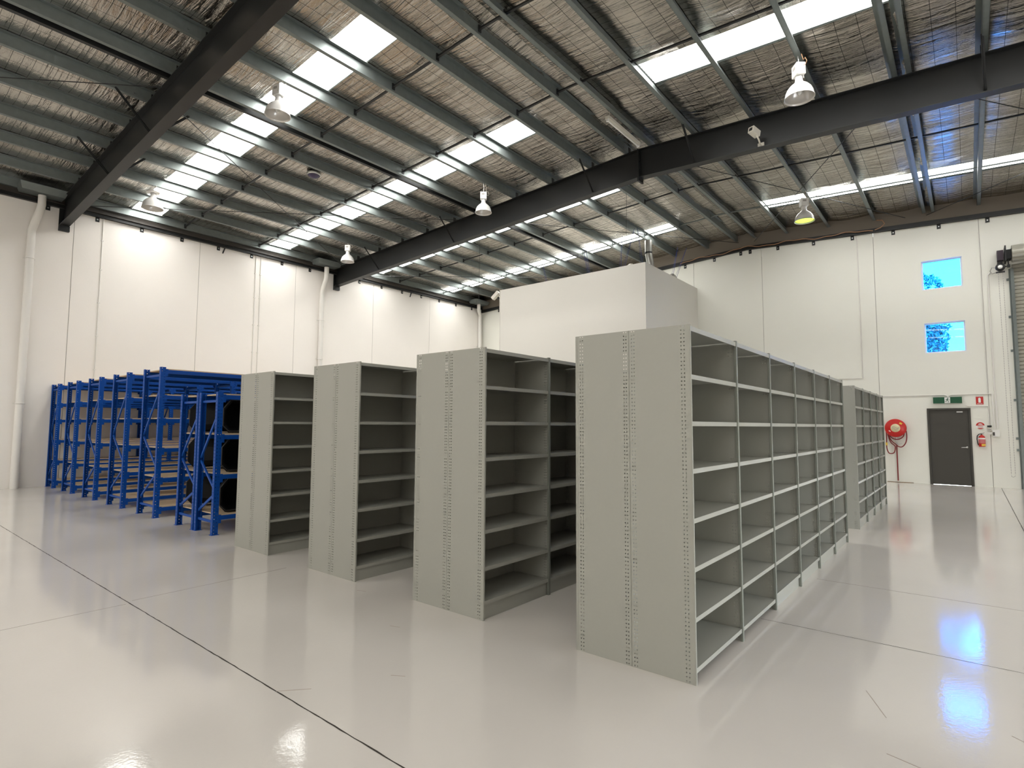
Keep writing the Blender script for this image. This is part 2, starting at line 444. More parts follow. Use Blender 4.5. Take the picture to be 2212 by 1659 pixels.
# ------------------------------------------------------------------ windows, door
def windows():
    for n, (x0, x1, z0, z1) in enumerate(WIN, 1):
        b = MB(); f = 0.035
        for (a0, a1, c0, c1) in ((x0, x1, z0, z0 + f), (x0, x1, z1 - f, z1), (x0, x0 + f, z0 + f, z1 - f), (x1 - f, x1, z0 + f, z1 - f)):
            b.box(a0, a1, B + 0.06, B + 0.12, c0, c1)
        o = b.build('window_%d' % n, M_whitem); struct(o)
        g = MB(); g.box(x0 + f, x1 - f, B + 0.085, B + 0.091, z0 + f, z1 - f); g.build('glass_pane', M_glass, o)
windows()
def door():
    x0, x1, z0, z1 = DOOR
    e = empty('door_1', ((x0 + x1) / 2, B, 0)); struct(e)
    cx = (x0 + x1) / 2; w = (x1 - x0) / 2
    b = MB()
    for (a0, a1, c0, c1) in ((-w, -w + 0.045, 0, z1), (w - 0.045, w, 0, z1), (-w + 0.045, w - 0.045, z1 - 0.045, z1)):
        b.box(a0, a1, -0.02, 0.14, c0, c1)
    for (a0, a1, c0, c1) in ((-w + 0.04, -w + 0.07, 0, z1 - 0.04), (w - 0.07, w - 0.04, 0, z1 - 0.04), (-w + 0.07, w - 0.07, z1 - 0.07, z1 - 0.04)):
        b.box(a0, a1, 0.061, 0.12, c0, c1)
    b.build('door_frame', M_door, e)
    b = MB(); b.box(-w + 0.046, w - 0.046, 0.02, 0.06, 0.0045, z1 - 0.046); leaf = b.build('door_leaf', M_door, e)
    b = MB(); hx = w - 0.11
    b.lathe([(0.0, -0.006), (0.026, -0.006), (0.026, 0.006), (0.0, 0.006)], (hx, 0.016, 1.04), 20, axis='y')
    b.tube([(hx, 0.012, 1.04), (hx, -0.035, 1.04), (hx - 0.02, -0.042, 1.04), (hx - 0.125, -0.042, 1.035)], 0.009, 10)
    b.build('door_handle', M_steel, leaf)
    b = MB(); b.box(w - 0.30, w - 0.17, -0.005, 0.018, z1 - 0.12, z1 - 0.09); b.build('closer_plate', M_steel, leaf)
door()

# ------------------------------------------------------------------ roof
STRIPS_L = [5.37, 9.31, 13.26, 17.20, -2.5, -6.5, -10.4]
STRIPS_R = [9.31, 17.20, -2.5, -6.5, -10.4]
HW = 0.37
PURL_L = [RX - 1.27 - 1.205 * k for k in range(10)]
PURL_R = [RX + 1.27 + 1.205 * k for k in range(9)]
def ceiling():
    b = MB()
    xl = [RX] + PURL_L + [W]; xr = [RX] + PURL_R + [XR]
    for side, lines, strips in ((-1, xl, STRIPS_L), (1, xr, STRIPS_R)):
        lines = [l for l in lines]
        xs_ = []
        for i in range(len(lines) - 1):
            n = 6
            for k in range(n):
                t = k / n
                xs_.append((lines[i] + (lines[i + 1] - lines[i]) * t, math.sin(PI * t), i))
        xs_.append((lines[-1], 0, len(lines) - 1))
        cuts = sorted([YF, B] + [s - HW for s in strips] + [s + HW for s in strips])
        ys_ = []
        for a, c in zip(cuts[:-1], cuts[1:]):
            n = max(1, round((c - a) / 0.3))
            for k in range(n): ys_.append((a + (c - a) * k / n, (a + c) / 2))
        ys_.append((B, B))
        vs = []
        for (x, s, i) in xs_:
            for (y, _) in ys_:
                sag = 0.05 * s * min([1.0] + [max(0.0, (abs(y - q) - HW)) / 0.5 for q in strips]) * (1 + 0.5 * math.sin(y * 2.1 + i * 1.7)) + 0.006 * math.sin(y * 9.0 + x * 1.3)
                vs.append((x, y, zs(x) - sag))
        ny = len(ys_); fs = []
        for i in range(len(xs_) - 1):
            for j in range(ny - 1):
                inside = any(abs(ys_[j][1] - s) < HW for s in strips) and xs_[i][2] >= 1
                if inside: continue
                f = (i * ny + j, i * ny + j + 1, (i + 1) * ny + j + 1, (i + 1) * ny + j)
                fs.append(f if side < 0 else tuple(reversed(f)))
        b.add(vs, fs, 0, True)
    # steel roof sheeting above the insulation
    for side, xe in ((-1, W - 0.2), (1, XR + 0.2)):
        z0, z1 = zs(RX) + 0.13, zs(xe) + 0.13
        b.prism([(RX, z0), (xe, z1), (xe, z1 + 0.02), (RX, z0 + 0.02)], YF - 0.2, B + 0.2, 1)
    o = b.build('ceiling', [M_foil, M_galv]); struct(o)
    n = 3
    for side, lines, strips in ((-1, PURL_L + [W], STRIPS_L), (1, PURL_R + [XR], STRIPS_R)):
        for s in strips:
            g = MB(); x0, x1 = lines[0], lines[-1]
            # corrugated translucent sheet
            k = 16; vs = []
            for i in range(k + 1):
                y = s - HW - 0.02 + (2 * HW + 0.04) * i / k; dz = 0.05 + (0.012 if i % 2 else 0)
                vs += [(x0, y, zs(x0) + dz), (x1, y, zs(x1) + dz)]
            fs = [(2 * i, 2 * i + 1, 2 * i + 3, 2 * i + 2) for i in range(k)]
            g.add(vs, fs)
            o = g.build('window_%d' % n, M_sky); n += 1
            struct(o, 'translucent rooflight strip between the purlins')
ceiling()

ORD = ['first', 'second', 'third', 'fourth', 'fifth', 'sixth', 'seventh', 'eighth', 'ninth', 'tenth']
def purlin_mesh(x0, d, name, m, dz=0.0, depth=PD):
    b = MB(); t = 0.006; z0 = zr(x0) + dz; z1 = z0 + depth
    b.box(-t / 2, t / 2, 0, B - YF - 0.02, z0, z1)
    b.box(0, d * 0.075, 0, B - YF - 0.02, z0, z0 + t)
    b.box(d * 0.075 - t / 2, d * 0.075 + t / 2, 0, B - YF - 0.02, z0, z0 + 0.018)
    b.box(0, -d * 0.075, 0, B - YF - 0.02, z1 - t, z1)
    # bolt heads at every rafter
    for y in RAF:
        for s in (-0.32, 0.32):
            b.box(-d * 0.014, d * 0.0, y - YF + s - 0.012, y - YF + s + 0.012, z0 + 0.05, z0 + 0.07)
    o = b.build(name, m, None, (x0, YF + 0.01, 0)); return o
def purlins():
    for k, x in enumerate(PURL_L):
        if x < W + 0.1: continue
        o = purlin_mesh(x, -1, 'roof_purlin', M_galv)
        tag(o, 'galvanised roof purlin, %s from the ridge on the left slope' % ORD[k], 'purlin', 'roof purlins')
    for k, x in enumerate(PURL_R):
        if x > XR - 0.1: continue
        o = purlin_mesh(x, 1, 'roof_purlin', M_galv)
        tag(o, 'galvanised roof purlin, %s from the ridge on the right slope' % ORD[k], 'purlin', 'roof purlins')
    for x, s, nm in ((RX - 0.27, 1, 'left'), (RX + 0.27, -1, 'right')):
        o = purlin_mesh(x, -s, 'roof_purlin', M_galv)
        tag(o, 'galvanised ridge purlin, %s one of the close pair at the roof ridge' % nm, 'purlin', 'roof purlins')
    o = purlin_mesh(RX - 5.09, -1, 'roof_purlin', M_black)
    tag(o, 'black painted purlin doubled up beside the fourth galvanised one on the left slope', 'purlin', 'roof purlins')
    o = purlin_mesh(RX + 5.09, 1, 'roof_purlin', M_galv)
    tag(o, 'extra galvanised purlin doubled up close beside another on the right slope', 'purlin', 'roof purlins')
purlins()

def rafter(y, label):
    e = empty('roof_rafter', (RX, y, 0)); tag(e, label, 'beam', 'black steel roof rafters')
    def ln(zo0, zo1, y0, y1, b):
        for xe in (W, XR):
            x = xe - RX; d = -SL * abs(x)
            b.prism([(0, RTOP + zo0), (x, RTOP + zo0 + d), (x, RTOP + zo1 + d), (0, RTOP + zo1)], y0, y1)
    DP = 0.665
    b = MB(); ln(-DP, 0, -0.006, 0.006, b); fix_normals(b.build('web', M_black, e))
    b = MB(); ln(-0.016, 0, -0.1, 0.1, b); fix_normals(b.build('top_flange', M_black, e))
    b = MB(); ln(-DP - 0.004, -DP + 0.012, -0.1, 0.1, b); fix_normals(b.build('bottom_flange', M_black, e))
    b = MB(); b.box(-0.02, 0.02, -0.12, 0.12, RTOP - DP - 0.10, RTOP + 0.0)
    for dy in (-0.07, 0.07):
        for dz in (-0.12, -0.3, -0.5, -0.72):
            b.box(-0.035, 0.035, dy - 0.015, dy + 0.015, RTOP + dz - 0.015, RTOP + dz + 0.015)
    b.build('apex_plate', M_black, e)
    zb = zr(W) - DP
    b = MB(); b.box(W - RX, W - RX + 0.10, -0.11, 0.11, zb - 0.14, zb - 0.004); b.build('wall_bracket', M_black, e)
    b = MB(); b.box(W - RX, W - RX + 0.02, -0.11, 0.11, zb, zb + DP); b.build('end_plate', M_black, e)
    # cleats that hold the purlins
    for x in PURL_L[:-1] + PURL_R[:-1] + [RX - 0.27, RX + 0.27]:
        d = -1 if x < RX else 1
        b = MB(); b.box(x - RX - d * 0.012, x - RX - d * 0.004, -0.05, 0.05, zr(x), zr(x) + 0.16); b.build('cleat', M_black, e)
    # fly braces from purlin to bottom flange, both sides
    for x in (PURL_L[0], PURL_L[4], PURL_L[6] if y < 8 else PURL_L[7], PURL_R[0], PURL_R[4]):
        for s in (-1, 1):
            b = MB()
            b.bar((x - RX, s * 0.62, zr(x) + 0.03), (x - RX + 0.02, s * 0.03, zr(x) - DP + 0.06), 0.045, 0.006, upv=(0, 1, 0))
            b.bar((x - RX, s * 0.62, zr(x) + 0.03), (x - RX + 0.02, s * 0.03, zr(x) - DP + 0.06), 0.006, 0.045, upv=(0, 1, 0))
            b.build('fly_brace', M_black, e)
    return e
rafter(RAF[0], 'black steel roof rafter running up from the left wall to the top edge')
rafter(RAF[1], 'long black steel roof rafter crossing the middle, carrying the small camera')

def struts():
    rows = {6.38: 'first row of bridging struts beyond the nearer rafter', 8.62: 'bridging strut row along the edge of the second rooflight strip',
            14.47: 'bridging strut row midway between the far rafter and the back wall', 16.95: 'bridging strut row nearest the back wall'}
    lines = sorted(set([x for x in PURL_L if x > W + 0.1] + [RX - 0.27, RX + 0.27] + [x for x in PURL_R if x < XR - 0.1]))
    for y, lab in rows.items():
        e = empty('bridging_row', (0, y, 0)); tag(e, lab, 'strut', 'roof bridging struts')
        m = M_black if y < 16 else M_galv  # far row gets a lighter steel colour for the rooflight shining on it
        for a, c in zip(lines[:-1], lines[1:]):
            b = MB(); b.bar((a + 0.01, 0, zr(a) + 0.09), (c - 0.01, 0, zr(c) + 0.09), 0.04, 0.03)
            b.box(a + 0.005, a + 0.02, -0.03, 0.03, zr(a) + 0.03, zr(a) + 0.15)
            b.build('strut', m, e)
struts()

def rods():
    L = [((-17.85, 3.75), (-11.3, 11.5), 'rising from the wall end of the nearer rafter'),
         ((-11.35, 3.75), (-17.25, 11.46), 'from the nearer rafter to the far rafter wall end'),
         ((-17.85, -4.3), (-11.0, 3.45), 'in the near roof bay at upper left'),
         ((-17.85, 12.4), (-11.3, 19.55), 'above the far end of the left wall'),
         ((-10.9, 11.8), (-5.9, 19.5), 'sloping over the plasterboard room'),
         ((-0.9, 11.75), (-5.4, 19.55), 'passing the lit lamp, sloping away to the left'),
         ((-5.5, 11.8), (-1.2, 19.5), 'crossing behind the lit lamp, sloping away to the right'),
         ((-0.5, 11.75), (5.4, 19.5), 'at the right edge below the far rafter'),
         ((5.6, 12.5), (-0.7, 19.55), 'at the right edge near the back wall')]
    for k, (a, c, lab) in enumerate(L):
        dz = 0.08 + 0.035 * (k % 2); b = MB(); za = zr(a[0]) - dz; zc = zr(c[0]) - dz
        b.tube([(a[0], a[1], za), (c[0], c[1], zc)], 0.009, 8)
        o = b.build('bracing_rod', M_black); tag(o, 'thin dark steel bracing rod ' + lab, 'rod', 'roof bracing rods')
rods()

# black angle and brackets at the head of the walls
def wall_heads():
    e = empty('trim_2', (W, 0, 0)); struct(e)
    b = MB(); b.box(0.0, 0.10, YF, B, 7.10, 7.115); b.box(0, 0.012, YF, B, 7.10, 7.20); b.box(0, 0.05, YF, B, 7.13, 7.20); b.build('angle', M_black, e)
    b = MB(); b.box(0.02, 0.03, YF, B, 7.20, 7.50); b.box(0.03, 0.10, YF, B, 7.20, 7.21); b.build('eave_member', M_brown, e)
    y = 3.23 - 1.045 * 12
    while y < B:
        if abs(y - RAF[1]) > 0.3 and y > YF:
            b = MB(); b.box(0, 0.012, y - 0.045, y + 0.045, 6.985, 7.11); b.box(0.012, 0.024, y - 0.015, y + 0.015, 7.03, 7.06, 1); b.build('bracket', [M_black, M_steel], e)
        y += 1.045
    for y in (7.6, 15.2):
        b = MB(); b.bar((0.02, y, 7.1), (0.02, y - 0.06, 6.92), 0.03, 0.03); b.build('hook', M_black, e)
    e = empty('trim_3', (0, B, 0)); struct(e)
    for nm, z0, z1, d, m in (('angle', -0.395, -0.375, 0.10, M_black), ('angle', -0.395, -0.26, 0.05, M_black), ('gable_shade_strip', -0.26, 0.18, 0.03, M_gableshade)):  # brown strip stands in for the shaded wall under the roof
        b = MB()
        for xe in (W, XR):
            b.prism([(RX, RTOP + z0 + .02), (xe, zr(xe) + z0 + .02), (xe, zr(xe) + z1 + .02), (RX, RTOP + z1 + .02)], -d, 0.0)
        fix_normals(b.build(nm, m, e))
    x = -5.56
    xs_ = [-16.87, -15.8, -14.8, -13.8, -12.7, -11.7, -10.7, -9.8, -8.85, -7.85, -6.78, -5.87, -5.56, -4.68, -3.62, -2.55, -1.51, -0.44, 0.61, 1.67, 2.7]
    for x in xs_:
        b = MB(); z = zr(x) - 0.375
        b.box(x - 0.045, x + 0.045, -0.012, 0, z - 0.13, z + 0.01); b.box(x - 0.012, x + 0.012, -0.02, -0.012, z - 0.08, z - 0.055, 1); b.build('bracket', [M_black, M_steel], e)
wall_heads()

# orange and cream cable lying along the back wall head
def cable():
    b = MB(); pts = []
    x = -8.0
    while x < -1.9:
        pts.append((x, B - 0.12, zr(x) - 0.30 + 0.03 * math.sin(x * 4.1) + 0.015 * math.sin(x * 11))); x += 0.12
    b.tube(pts, 0.012, 6)
    b.tube([(-1.95, B - .12, 7.47), (-1.8, B - .14, 7.5), (-1.7, B - .14, 7.6), (-1.76, B - .13, 7.72), (-1.9, B - .12, 7.75)], 0.012, 6)
    o = b.build('power_cable', M_orange); tag(o, 'orange cable lying along the black angle at the head of the back wall', 'cable')
cable()

# ------------------------------------------------------------------ downpipes
def downpipe(y, label, kind):
    e = empty('downpipe', (W, y, 0)); tag(e, label, 'pipe', 'downpipes on the left wall')
    r = 0.083
    if kind == 0:
        path = [(0.16 + 0.17, 0.12, 7.22), (0.33, 0.12, 6.98), (0.30, 0.10, 6.85), (0.14, 0.03, 6.5), (0.11, 0.0, 6.36), (0.10, 0, 6.2), (0.10, 0, 0.0)]
    elif kind == 1:
        path = [(0.33, 0.02, 7.2), (0.33, 0.02, 6.85), (0.30, 0.02, 6.75), (0.14, 0.0, 6.4), (0.11, 0, 6.3), (0.10, 0, 6.2), (0.10, 0, 0.0)]
    else:
        path = [(0.30, -0.30, 7.25), (0.30, -0.30, 7.05), (0.28, -0.27, 6.95), (0.22, -0.16, 6.86), (0.14, -0.04, 6.82), (0.11, 0, 6.74), (0.10, 0, 6.6), (0.10, 0, 0.0)]
    b = MB(); b.tube(path, r, 20); b.build('pipe', M_white, e)
    for z in ((5.65, 2.05) if kind == 0 else (5.3, 3.9)):
        c = MB(); c.lathe([(r, -0.012), (r + 0.012, -0.012), (r + 0.012, 0.012), (r, 0.012)], (0.10, 0, z), 20)
        c.box(0.003, 0.02, -0.12, 0.12, z - 0.012, z + 0.012)
        c.build('collar', M_white, e)
    s = MB(); dy = path[0][1]
    s.add([(0.12, dy - 0.42, 7.24), (0.50, dy - 0.42, 7.24), (0.50, dy + 0.42, 7.24), (0.12, dy + 0.42, 7.24),
           (0.05, dy - 0.47, 7.40), (0.58, dy - 0.47, 7.40), (0.58, dy + 0.47, 7.40), (0.05, dy + 0.47, 7.40)],
          [(3, 2, 1, 0), (4, 5, 6, 7), (0, 1, 5, 4), (1, 2, 6, 5), (2, 3, 7, 6), (3, 0, 4, 7)])
    s.build('gutter_sump', M_galv, e)
downpipe(2.93, 'thick white downpipe on the left wall in front of the blue racking', 0)
downpipe(10.99, 'white downpipe below the wall end of the far rafter', 1)
downpipe(19.40 - 0.02, 'white downpipe with a double bend in the far corner', 2)

# ------------------------------------------------------------------ conduits
def conduit(name, label, paths, r=0.012, mat_=None, cat='conduit', group='white conduits on the walls', saddles=()):
    b = MB()
    for p in paths: b.tube(p, r, 8)
    for (x, y, z, ax) in saddles:
        if ax == 'x': b.box(x - 0.0, x + 0.03, y - 0.03, y + 0.03, z - 0.01, z + 0.01)
        else: b.box(x - 0.03, x + 0.03, y - 0.03, y, z - 0.01, z + 0.01)
    o = b.build(name, mat_ or M_white); tag(o, label, cat, group); return o
for y, lab in ((4.41, 'thin white conduit on the left wall above the blue racking, nearest one'),
               (8.60, 'thin white conduit on the left wall, left one of the close pair'),
               (8.77, 'thin white conduit on the left wall, right one of the close pair')):
    conduit('wall_conduit', lab, [[(W + 0.014, y, 7.1), (W + 0.014, y, 1.4)]], 0.013, saddles=[(W, y, z, 'x') for z in (2.2, 3.0, 3.9, 4.8, 5.7, 6.5)])
conduit('wall_conduit', 'white conduit dropping down the back wall and turning left above the racking',
        [[(-2.43, B - 0.015, 7.4), (-2.43, B - 0.015, 3.04), (-3.6, B - 0.015, 3.06)]], 0.015)
conduit('wall_conduit', 'white conduit running level to the left from the exit sign',
        [[(-0.45, B - 0.015, 2.42), (-0.455, B - 0.015, 2.46), (-0.52, B - 0.015, 2.48), (-2.3, B - 0.015, 2.485)]], 0.013)
conduit('wall_conduit', 'white conduit from the exit sign to the tall conduits by the switches',
        [[(-0.42, B - 0.015, 2.42), (-0.40, B - 0.015, 2.46), (-0.34, B - 0.015, 2.48), (0.40, B - 0.015, 2.48), (0.49, B - 0.015, 2.48), (0.515, B - 0.015, 1.52)]], 0.013)
conduit('wall_conduit', 'white conduit looping above the door head to the switches',
        [[(-0.06, B - 0.015, 2.19), (-0.01, B - 0.015, 2.16), (0.39, B - 0.015, 2.16), (0.405, B - 0.015, 2.14), (0.405, B - 0.015, 1.65)]], 0.011)
conduit('wall_conduit', 'tall white conduit rising to the roller door gear beside the switches',
        [[(0.57, B - 0.015, 1.54), (0.55, B - 0.015, 3.2), (0.55, B - 0.015, 5.68), (0.60, B - 0.015, 5.74)]], 0.018)
conduit('wall_conduit', 'thin white cable running up the wall right of the door to the windows height',
        [[(0.41, B - 0.012, 2.5), (0.41, B - 0.012, 6.9)]], 0.009)

# ------------------------------------------------------------------ grey shelving
BAY = 0.921; SY0 = 3.45; SH = 2.22
def shelf_mesh():
    b = MB(); t = 0.0015; w = BAY - 0.03; lip = 0.030
    b.box(0.004, SD - 0.004, 0, w, -t, 0)
    b.box(SD - 0.006, SD - 0.0005, 0, w, -lip, 0)
    b.box(SD - 0.02, SD - 0.006, 0, w, -lip, -lip + t)
    b.box(0.004, 0.006, 0, w, -lip, 0)
    b.box(0.004, SD - 0.006, 0, t, -lip * 0.8, 0); b.box(0.004, SD - 0.006, w - t, w, -lip * 0.8, 0)
    return b.mesh('shelf', M_grey)
def upright_mesh(end):
    """end: -1 first, 0 middle, 1 last"""
    b = MB(); t = 0.0015; H = SH + 0.012
    fl0, fl1 = (-0.001, 0.016) if end == -1 else ((-0.016, 0.001) if end == 1 else (-0.016, 0.016))
    b.add([(0, 0, 0), (SD, 0, 0), (SD, 0, H), (0, 0, H)], [(0, 1, 2, 3)], 1)
    if end == 0:
        b.add([(0, 0.004, 0), (SD, 0.004, 0), (SD, 0.004, H), (0, 0.004, H)], [(0, 1, 2, 3)], 1)
    b.box(SD - 0.0005, SD + 0.004, fl0, fl1, 0, H, 2); b.box(SD + 0.004, SD + 0.007, fl0 + 0.003, fl1 - 0.003, 0, H, 2)
    b.box(SD - 0.012, SD, fl0, fl0 + 0.002, 0, H, 2); b.box(SD - 0.012, SD, fl1 - 0.002, fl1, 0, H, 2)
    b.box(0.0, 0.002, fl0, fl1, 0, H)
    if end == -1:
        for x in (0.020, 0.038, SD - 0.055, SD - 0.035):   # bolt heads under the top
            if x in (0.020, SD - 0.035):
                b.lathe([(0, -0.004), (0.006, -0.003), (0.007, 0)], (x, -0.0, SH - 0.025), 8, axis='y')
    return b.mesh('upright', [M_grey, M_panelholes, M_grey if end == -1 else M_post])
def simple(name, f):
    b = MB(); f(b); return b.mesh(name, M_grey)
ME_shelf = shelf_mesh()
ME_up = {k: upright_mesh(k) for k in (-1, 0, 1)}
ME_back = simple('back_panel', lambda b: b.box(0.0005, 0.002, 0.004, BAY - 0.034, 0.05, SH))
ME_kick = simple('kick_plate', lambda b: b.box(SD - 0.02, SD - 0.017, 0, BAY - 0.03, 0, 0.115))
ME_kick2 = simple('kick_plate', lambda b: b.box(SD - 0.02, SD - 0.017, 0, BAY - 0.03, 0, 0.062))
ME_top = simple('top_panel', lambda b: (b.box(0.001, SD + 0.004, -0.0, BAY - 0.03, 0.0, 0.002), b.box(SD - 0.001, SD + 0.004, 0, BAY - 0.03, -0.03, 0)))
LV_A = [1.91, 1.61, 1.31, 1.00, 0.70, 0.395, 0.093]
LV_B = [1.91, 1.61, 1.31, 1.01, 0.72, 0.42, 0.15]
def shelving(xf, y0, n, facing, levels, label, nokick=0, backs=True):
    """xf = open face; facing +1 opens to +x, -1 opens to -x"""
    o = empty('steel_shelving', (xf - facing * SD, y0, 0))
    tag(o, label, 'shelving', 'grey steel shelving runs')
    if facing < 0: o.scale = (1, 1, 1)
    def put(name, me, y, z):
        c = inst(name, me, o, (0, y, z))
        if facing < 0: c.scale = (-1, 1, 1)
        return c
    for i in range(n + 1):
        put('upright', ME_up[-1 if i == 0 else (1 if i == n else 0)], i * BAY, 0)
    for i in range(n):
        y = i * BAY + 0.017
        for k, z in enumerate(levels):
            if levels is LV_A and i >= nokick and k == 6: z = 0.125
            put('shelf', ME_shelf, y, z)
        put('top_panel', ME_top, y, SH)
        if backs: put('back_panel', ME_back, y, 0)
        if i >= nokick: put('kick_plate', ME_kick, y, 0)
    return o
XF = [-1.363, -3.115, -4.856, -6.615]
nm = ['nearest double row', 'second double row from the right', 'third double row from the right', 'double row beside the blue racks']
for i, x in enumerate(XF):
    lv = LV_A if i == 0 else LV_B
    shelving(x, SY0, 6, 1, lv, 'grey perforated shelving, door-facing half of the ' + nm[i], 2 if i == 0 else 0)
    shelving(x - 2 * SD - 0.002, SY0, 6, -1, lv, 'grey perforated shelving, half facing the left wall, of the ' + nm[i])
BAYF = 0.921
shelving(-1.385, 10.20, 4, 1, LV_B, 'grey perforated shelving, door-facing half of the short row beyond the nearest')
shelving(-1.387 - 2 * SD, 10.20, 4, -1, LV_B, 'grey perforated shelving, hidden-side half of the short row beyond the nearest')

# ------------------------------------------------------------------ blue longspan racking
def post_mesh(H):
    b = MB(); t = 0.002
    # face plate looks along x, flanges look along y ; local: face at x=0, y 0..0.08
    b.add([(0, 0, 0), (0, 0.08, 0), (0, 0.08, H), (0, 0, H)], [(0, 1, 2, 3)], 0)
    b.add([(-0.002, 0.002, 0), (-0.002, 0.078, 0), (-0.002, 0.078, H), (-0.002, 0.002, H)], [(3, 2, 1, 0)], 0)
    me_boxes = ((-0.062, 0.0, 0.0), (-0.062, 0.0, 0.08))
    for (x0, x1, y) in me_boxes:
        b.add([(x0, y, 0), (x1, y, 0), (x1, y, H), (x0, y, H)], [(0, 1, 2, 3)], 1)
    b.box(-0.062, -0.060, 0, 0.015, 0, H, 2); b.box(-0.062, -0.060, 0.065, 0.08, 0, H, 2)
    b.box(-0.075, 0.012, -0.012, 0.092, 0, 0.005, 2)
    return b.mesh('post', [M_postholes, M_postholesx_n, M_blue])
M_postholesx_n = holes_mat('blue_perforated_flange_b', M_blue, (-0.020, -0.042), 0.05, 0.006, 'X', 0.025)
PM = {2.53: post_mesh(2.545), 2.03: post_mesh(2.045)}
BL = 1.93
def beam_mesh():
    b = MB(); L = BL - 0.08
    b.box(-0.034, 0.0, 0, L, -0.038, -0.002); b.box(-0.028, -0.003, 0, L, -0.002, 0.0); b.box(-0.034, -0.004, 0, L, -0.064, -0.038)
    for y in (-0.004, L - 0.036):
        b.box(0.0, 0.004, y, y + 0.04, -0.11, 0.01)
        b.box(0.004, 0.008, y + 0.01, y + 0.03, -0.10, -0.085); b.box(0.004, 0.008, y + 0.01, y + 0.03, -0.03, -0.015)
    return b.mesh('beam', M_blue)
ME_beam = beam_mesh()
def rack(x0, x1, H, levels, nb, label, wood=True):
    e = empty('longspan_rack', (x0, 3.54, 0)); tag(e, label, 'rack', 'blue longspan racks')
    D = x1 - x0
    for i in range(nb + 1):
        y = i * BL
        p = inst('post', PM[H], e, (D, y, 0))
        p = inst('post', PM[H], e, (0, y, 0)); p.scale = (-1, 1, 1)
        a, c = 0.055, D - 0.055; ym = y + 0.04
        zz = [H - 0.12, H - 0.30, (H - 0.30) * 0.62, (H - 0.30) * 0.36, 0.30, 0.18]
        segs = [((a, zz[0]), (c, zz[0])), ((c, zz[1]), (a, zz[2])), ((a, zz[2] - 0.04), (c, zz[3])), ((c, zz[3] - 0.05), (a, zz[4])), ((a, zz[5]), (c, zz[5]))]
        for (s0, s1) in segs:
            b = MB(); b.bar((s0[0], ym, s0[1]), (s1[0], ym, s1[1]), 0.02, 0.034); b.build('brace', M_blue, e)
    bm = MB(); L = BL - 0.08
    bm.box(0.005, D - 0.005, 0, L, -0.018, 0.0)
    me = bm.mesh('shelf_board', M_board)
    for i in range(nb):
        y = i * BL + 0.08
        for z in levels:
            inst('beam', ME_beam, e, (D - 0.002, y, z))
            q = inst('beam', ME_beam, e, (0.002, y, z)); q.scale = (-1, 1, 1)
            inst('shelf_board', me, e, (0, y, z + 0.018))
    return e
LV_T = [2.50, 2.06, 1.66, 1.16, 0.66, 0.17]
RK = [(-17.94, -17.30), (-16.45, -15.66), (-14.78, -13.98), (-13.12, -12.28), (-11.44, -10.62)]
rl = ['against the left wall', 'second from the left wall', 'third from the left wall', 'fourth from the left wall', 'fifth, next to the short pair']
for (a, c), lab in zip(RK, rl):
    rack(a, c, 2.53, LV_T, 3, 'tall blue longspan rack with tan boards, ' + lab)
LV_S = [2.00, 1.42, 0.85, 0.27]
rack(-9.70, -9.04, 2.03, LV_S, 3, 'short blue longspan rack holding black tubs, left of the back-to-back pair')
rack(-9.00, -8.37, 2.03, LV_S, 3, 'short blue longspan rack holding black tubs, nearest the grey shelving')

# black moulded tubs lying on the short racks, open side out
def tub_mesh(s):
    b = MB()
    def ring(w, h, c, z0):   # bevelled outline, in y,z
        return [(c, z0), (w - c, z0), (w, z0 + c * 1.1), (w, z0 + h - c * 1.6), (w - c * 1.2, z0 + h), (c * 1.2, z0 + h), (0, z0 + h - c * 1.6), (0, z0 + c * 1.1)]
    Wd, Hh = 1.68, 0.50
    secs = [(0.0, 0.0, 0.02), (0.02, 0.0, 0.0), (0.50, 0.20, 0.07)]
    outer = []
    for x, ins, dz in secs:
        outer.append([(x, y * (Wd - 2 * ins) / Wd + ins, z * (Hh - 2 * dz) / Hh + dz) for (y, z) in ring(Wd, Hh, 0.085, 0)])
    inner = []
    for x, ins, dz in ((0.0, 0.03, 0.03), (0.47, 0.22, 0.09)):
        inner.append([(x, y * (Wd - 2 * ins) / Wd + ins, z * (Hh - 2 * dz) / Hh + dz) for (y, z) in ring(Wd, Hh, 0.085, 0)])
    n = 8
    def skin(a, c, flip, m=0):
        f = [(k, (k + 1) % n, n + (k + 1) % n, n + k) for k in range(n)]
        if flip: f = [tuple(reversed(q)) for q in f]
        b.add(a + c, f, m)
    skin(outer[0], outer[1], 0); skin(outer[1], outer[2], 0)
    b.add(outer[2], [tuple(range(n))])
    skin(outer[0], inner[0], 1); skin(inner[0], inner[1], 1)
    b.add(inner[1], [tuple(reversed(range(n)))])
    # rolled rim
    b.tube([Vector(p) for p in outer[0]], 0.007, 6, 1, closed=True)
    for y in (0.45, 1.2):      # stiffening ribs on the outer back
        b.bar((0.06, y, 0.02), (0.49, y, 0.075), 0.03, 0.012, 0)
    o_ = b.mesh('plastic_tub', [M_tub, M_rim]); return o_
ME_tub = tub_mesh(1)
lvl = {1.42: 'top', 0.85: 'middle', 0.27: 'bottom'}
def ord_bay(i): return ('front', 'second')[i]
for i in range(2):
    for z, zn in lvl.items():
        o = inst('plastic_tub', ME_tub, None, (-8.44, 3.54 + 0.12 + i * BL, z + 0.031)); o.scale = (-1, 1, 1)
        tag(o, 'black moulded tub, %s shelf, %s bay, rack nearest the grey shelving' % (zn, ord_bay(i)), 'tub', 'black plastic tubs')
        o = inst('plastic_tub', ME_tub, None, (-9.64, 3.54 + 0.12 + i * BL, z + 0.031))
        tag(o, 'black moulded tub, %s shelf, %s bay, left one of the short racks' % (zn, ord_bay(i)), 'tub', 'black plastic tubs')

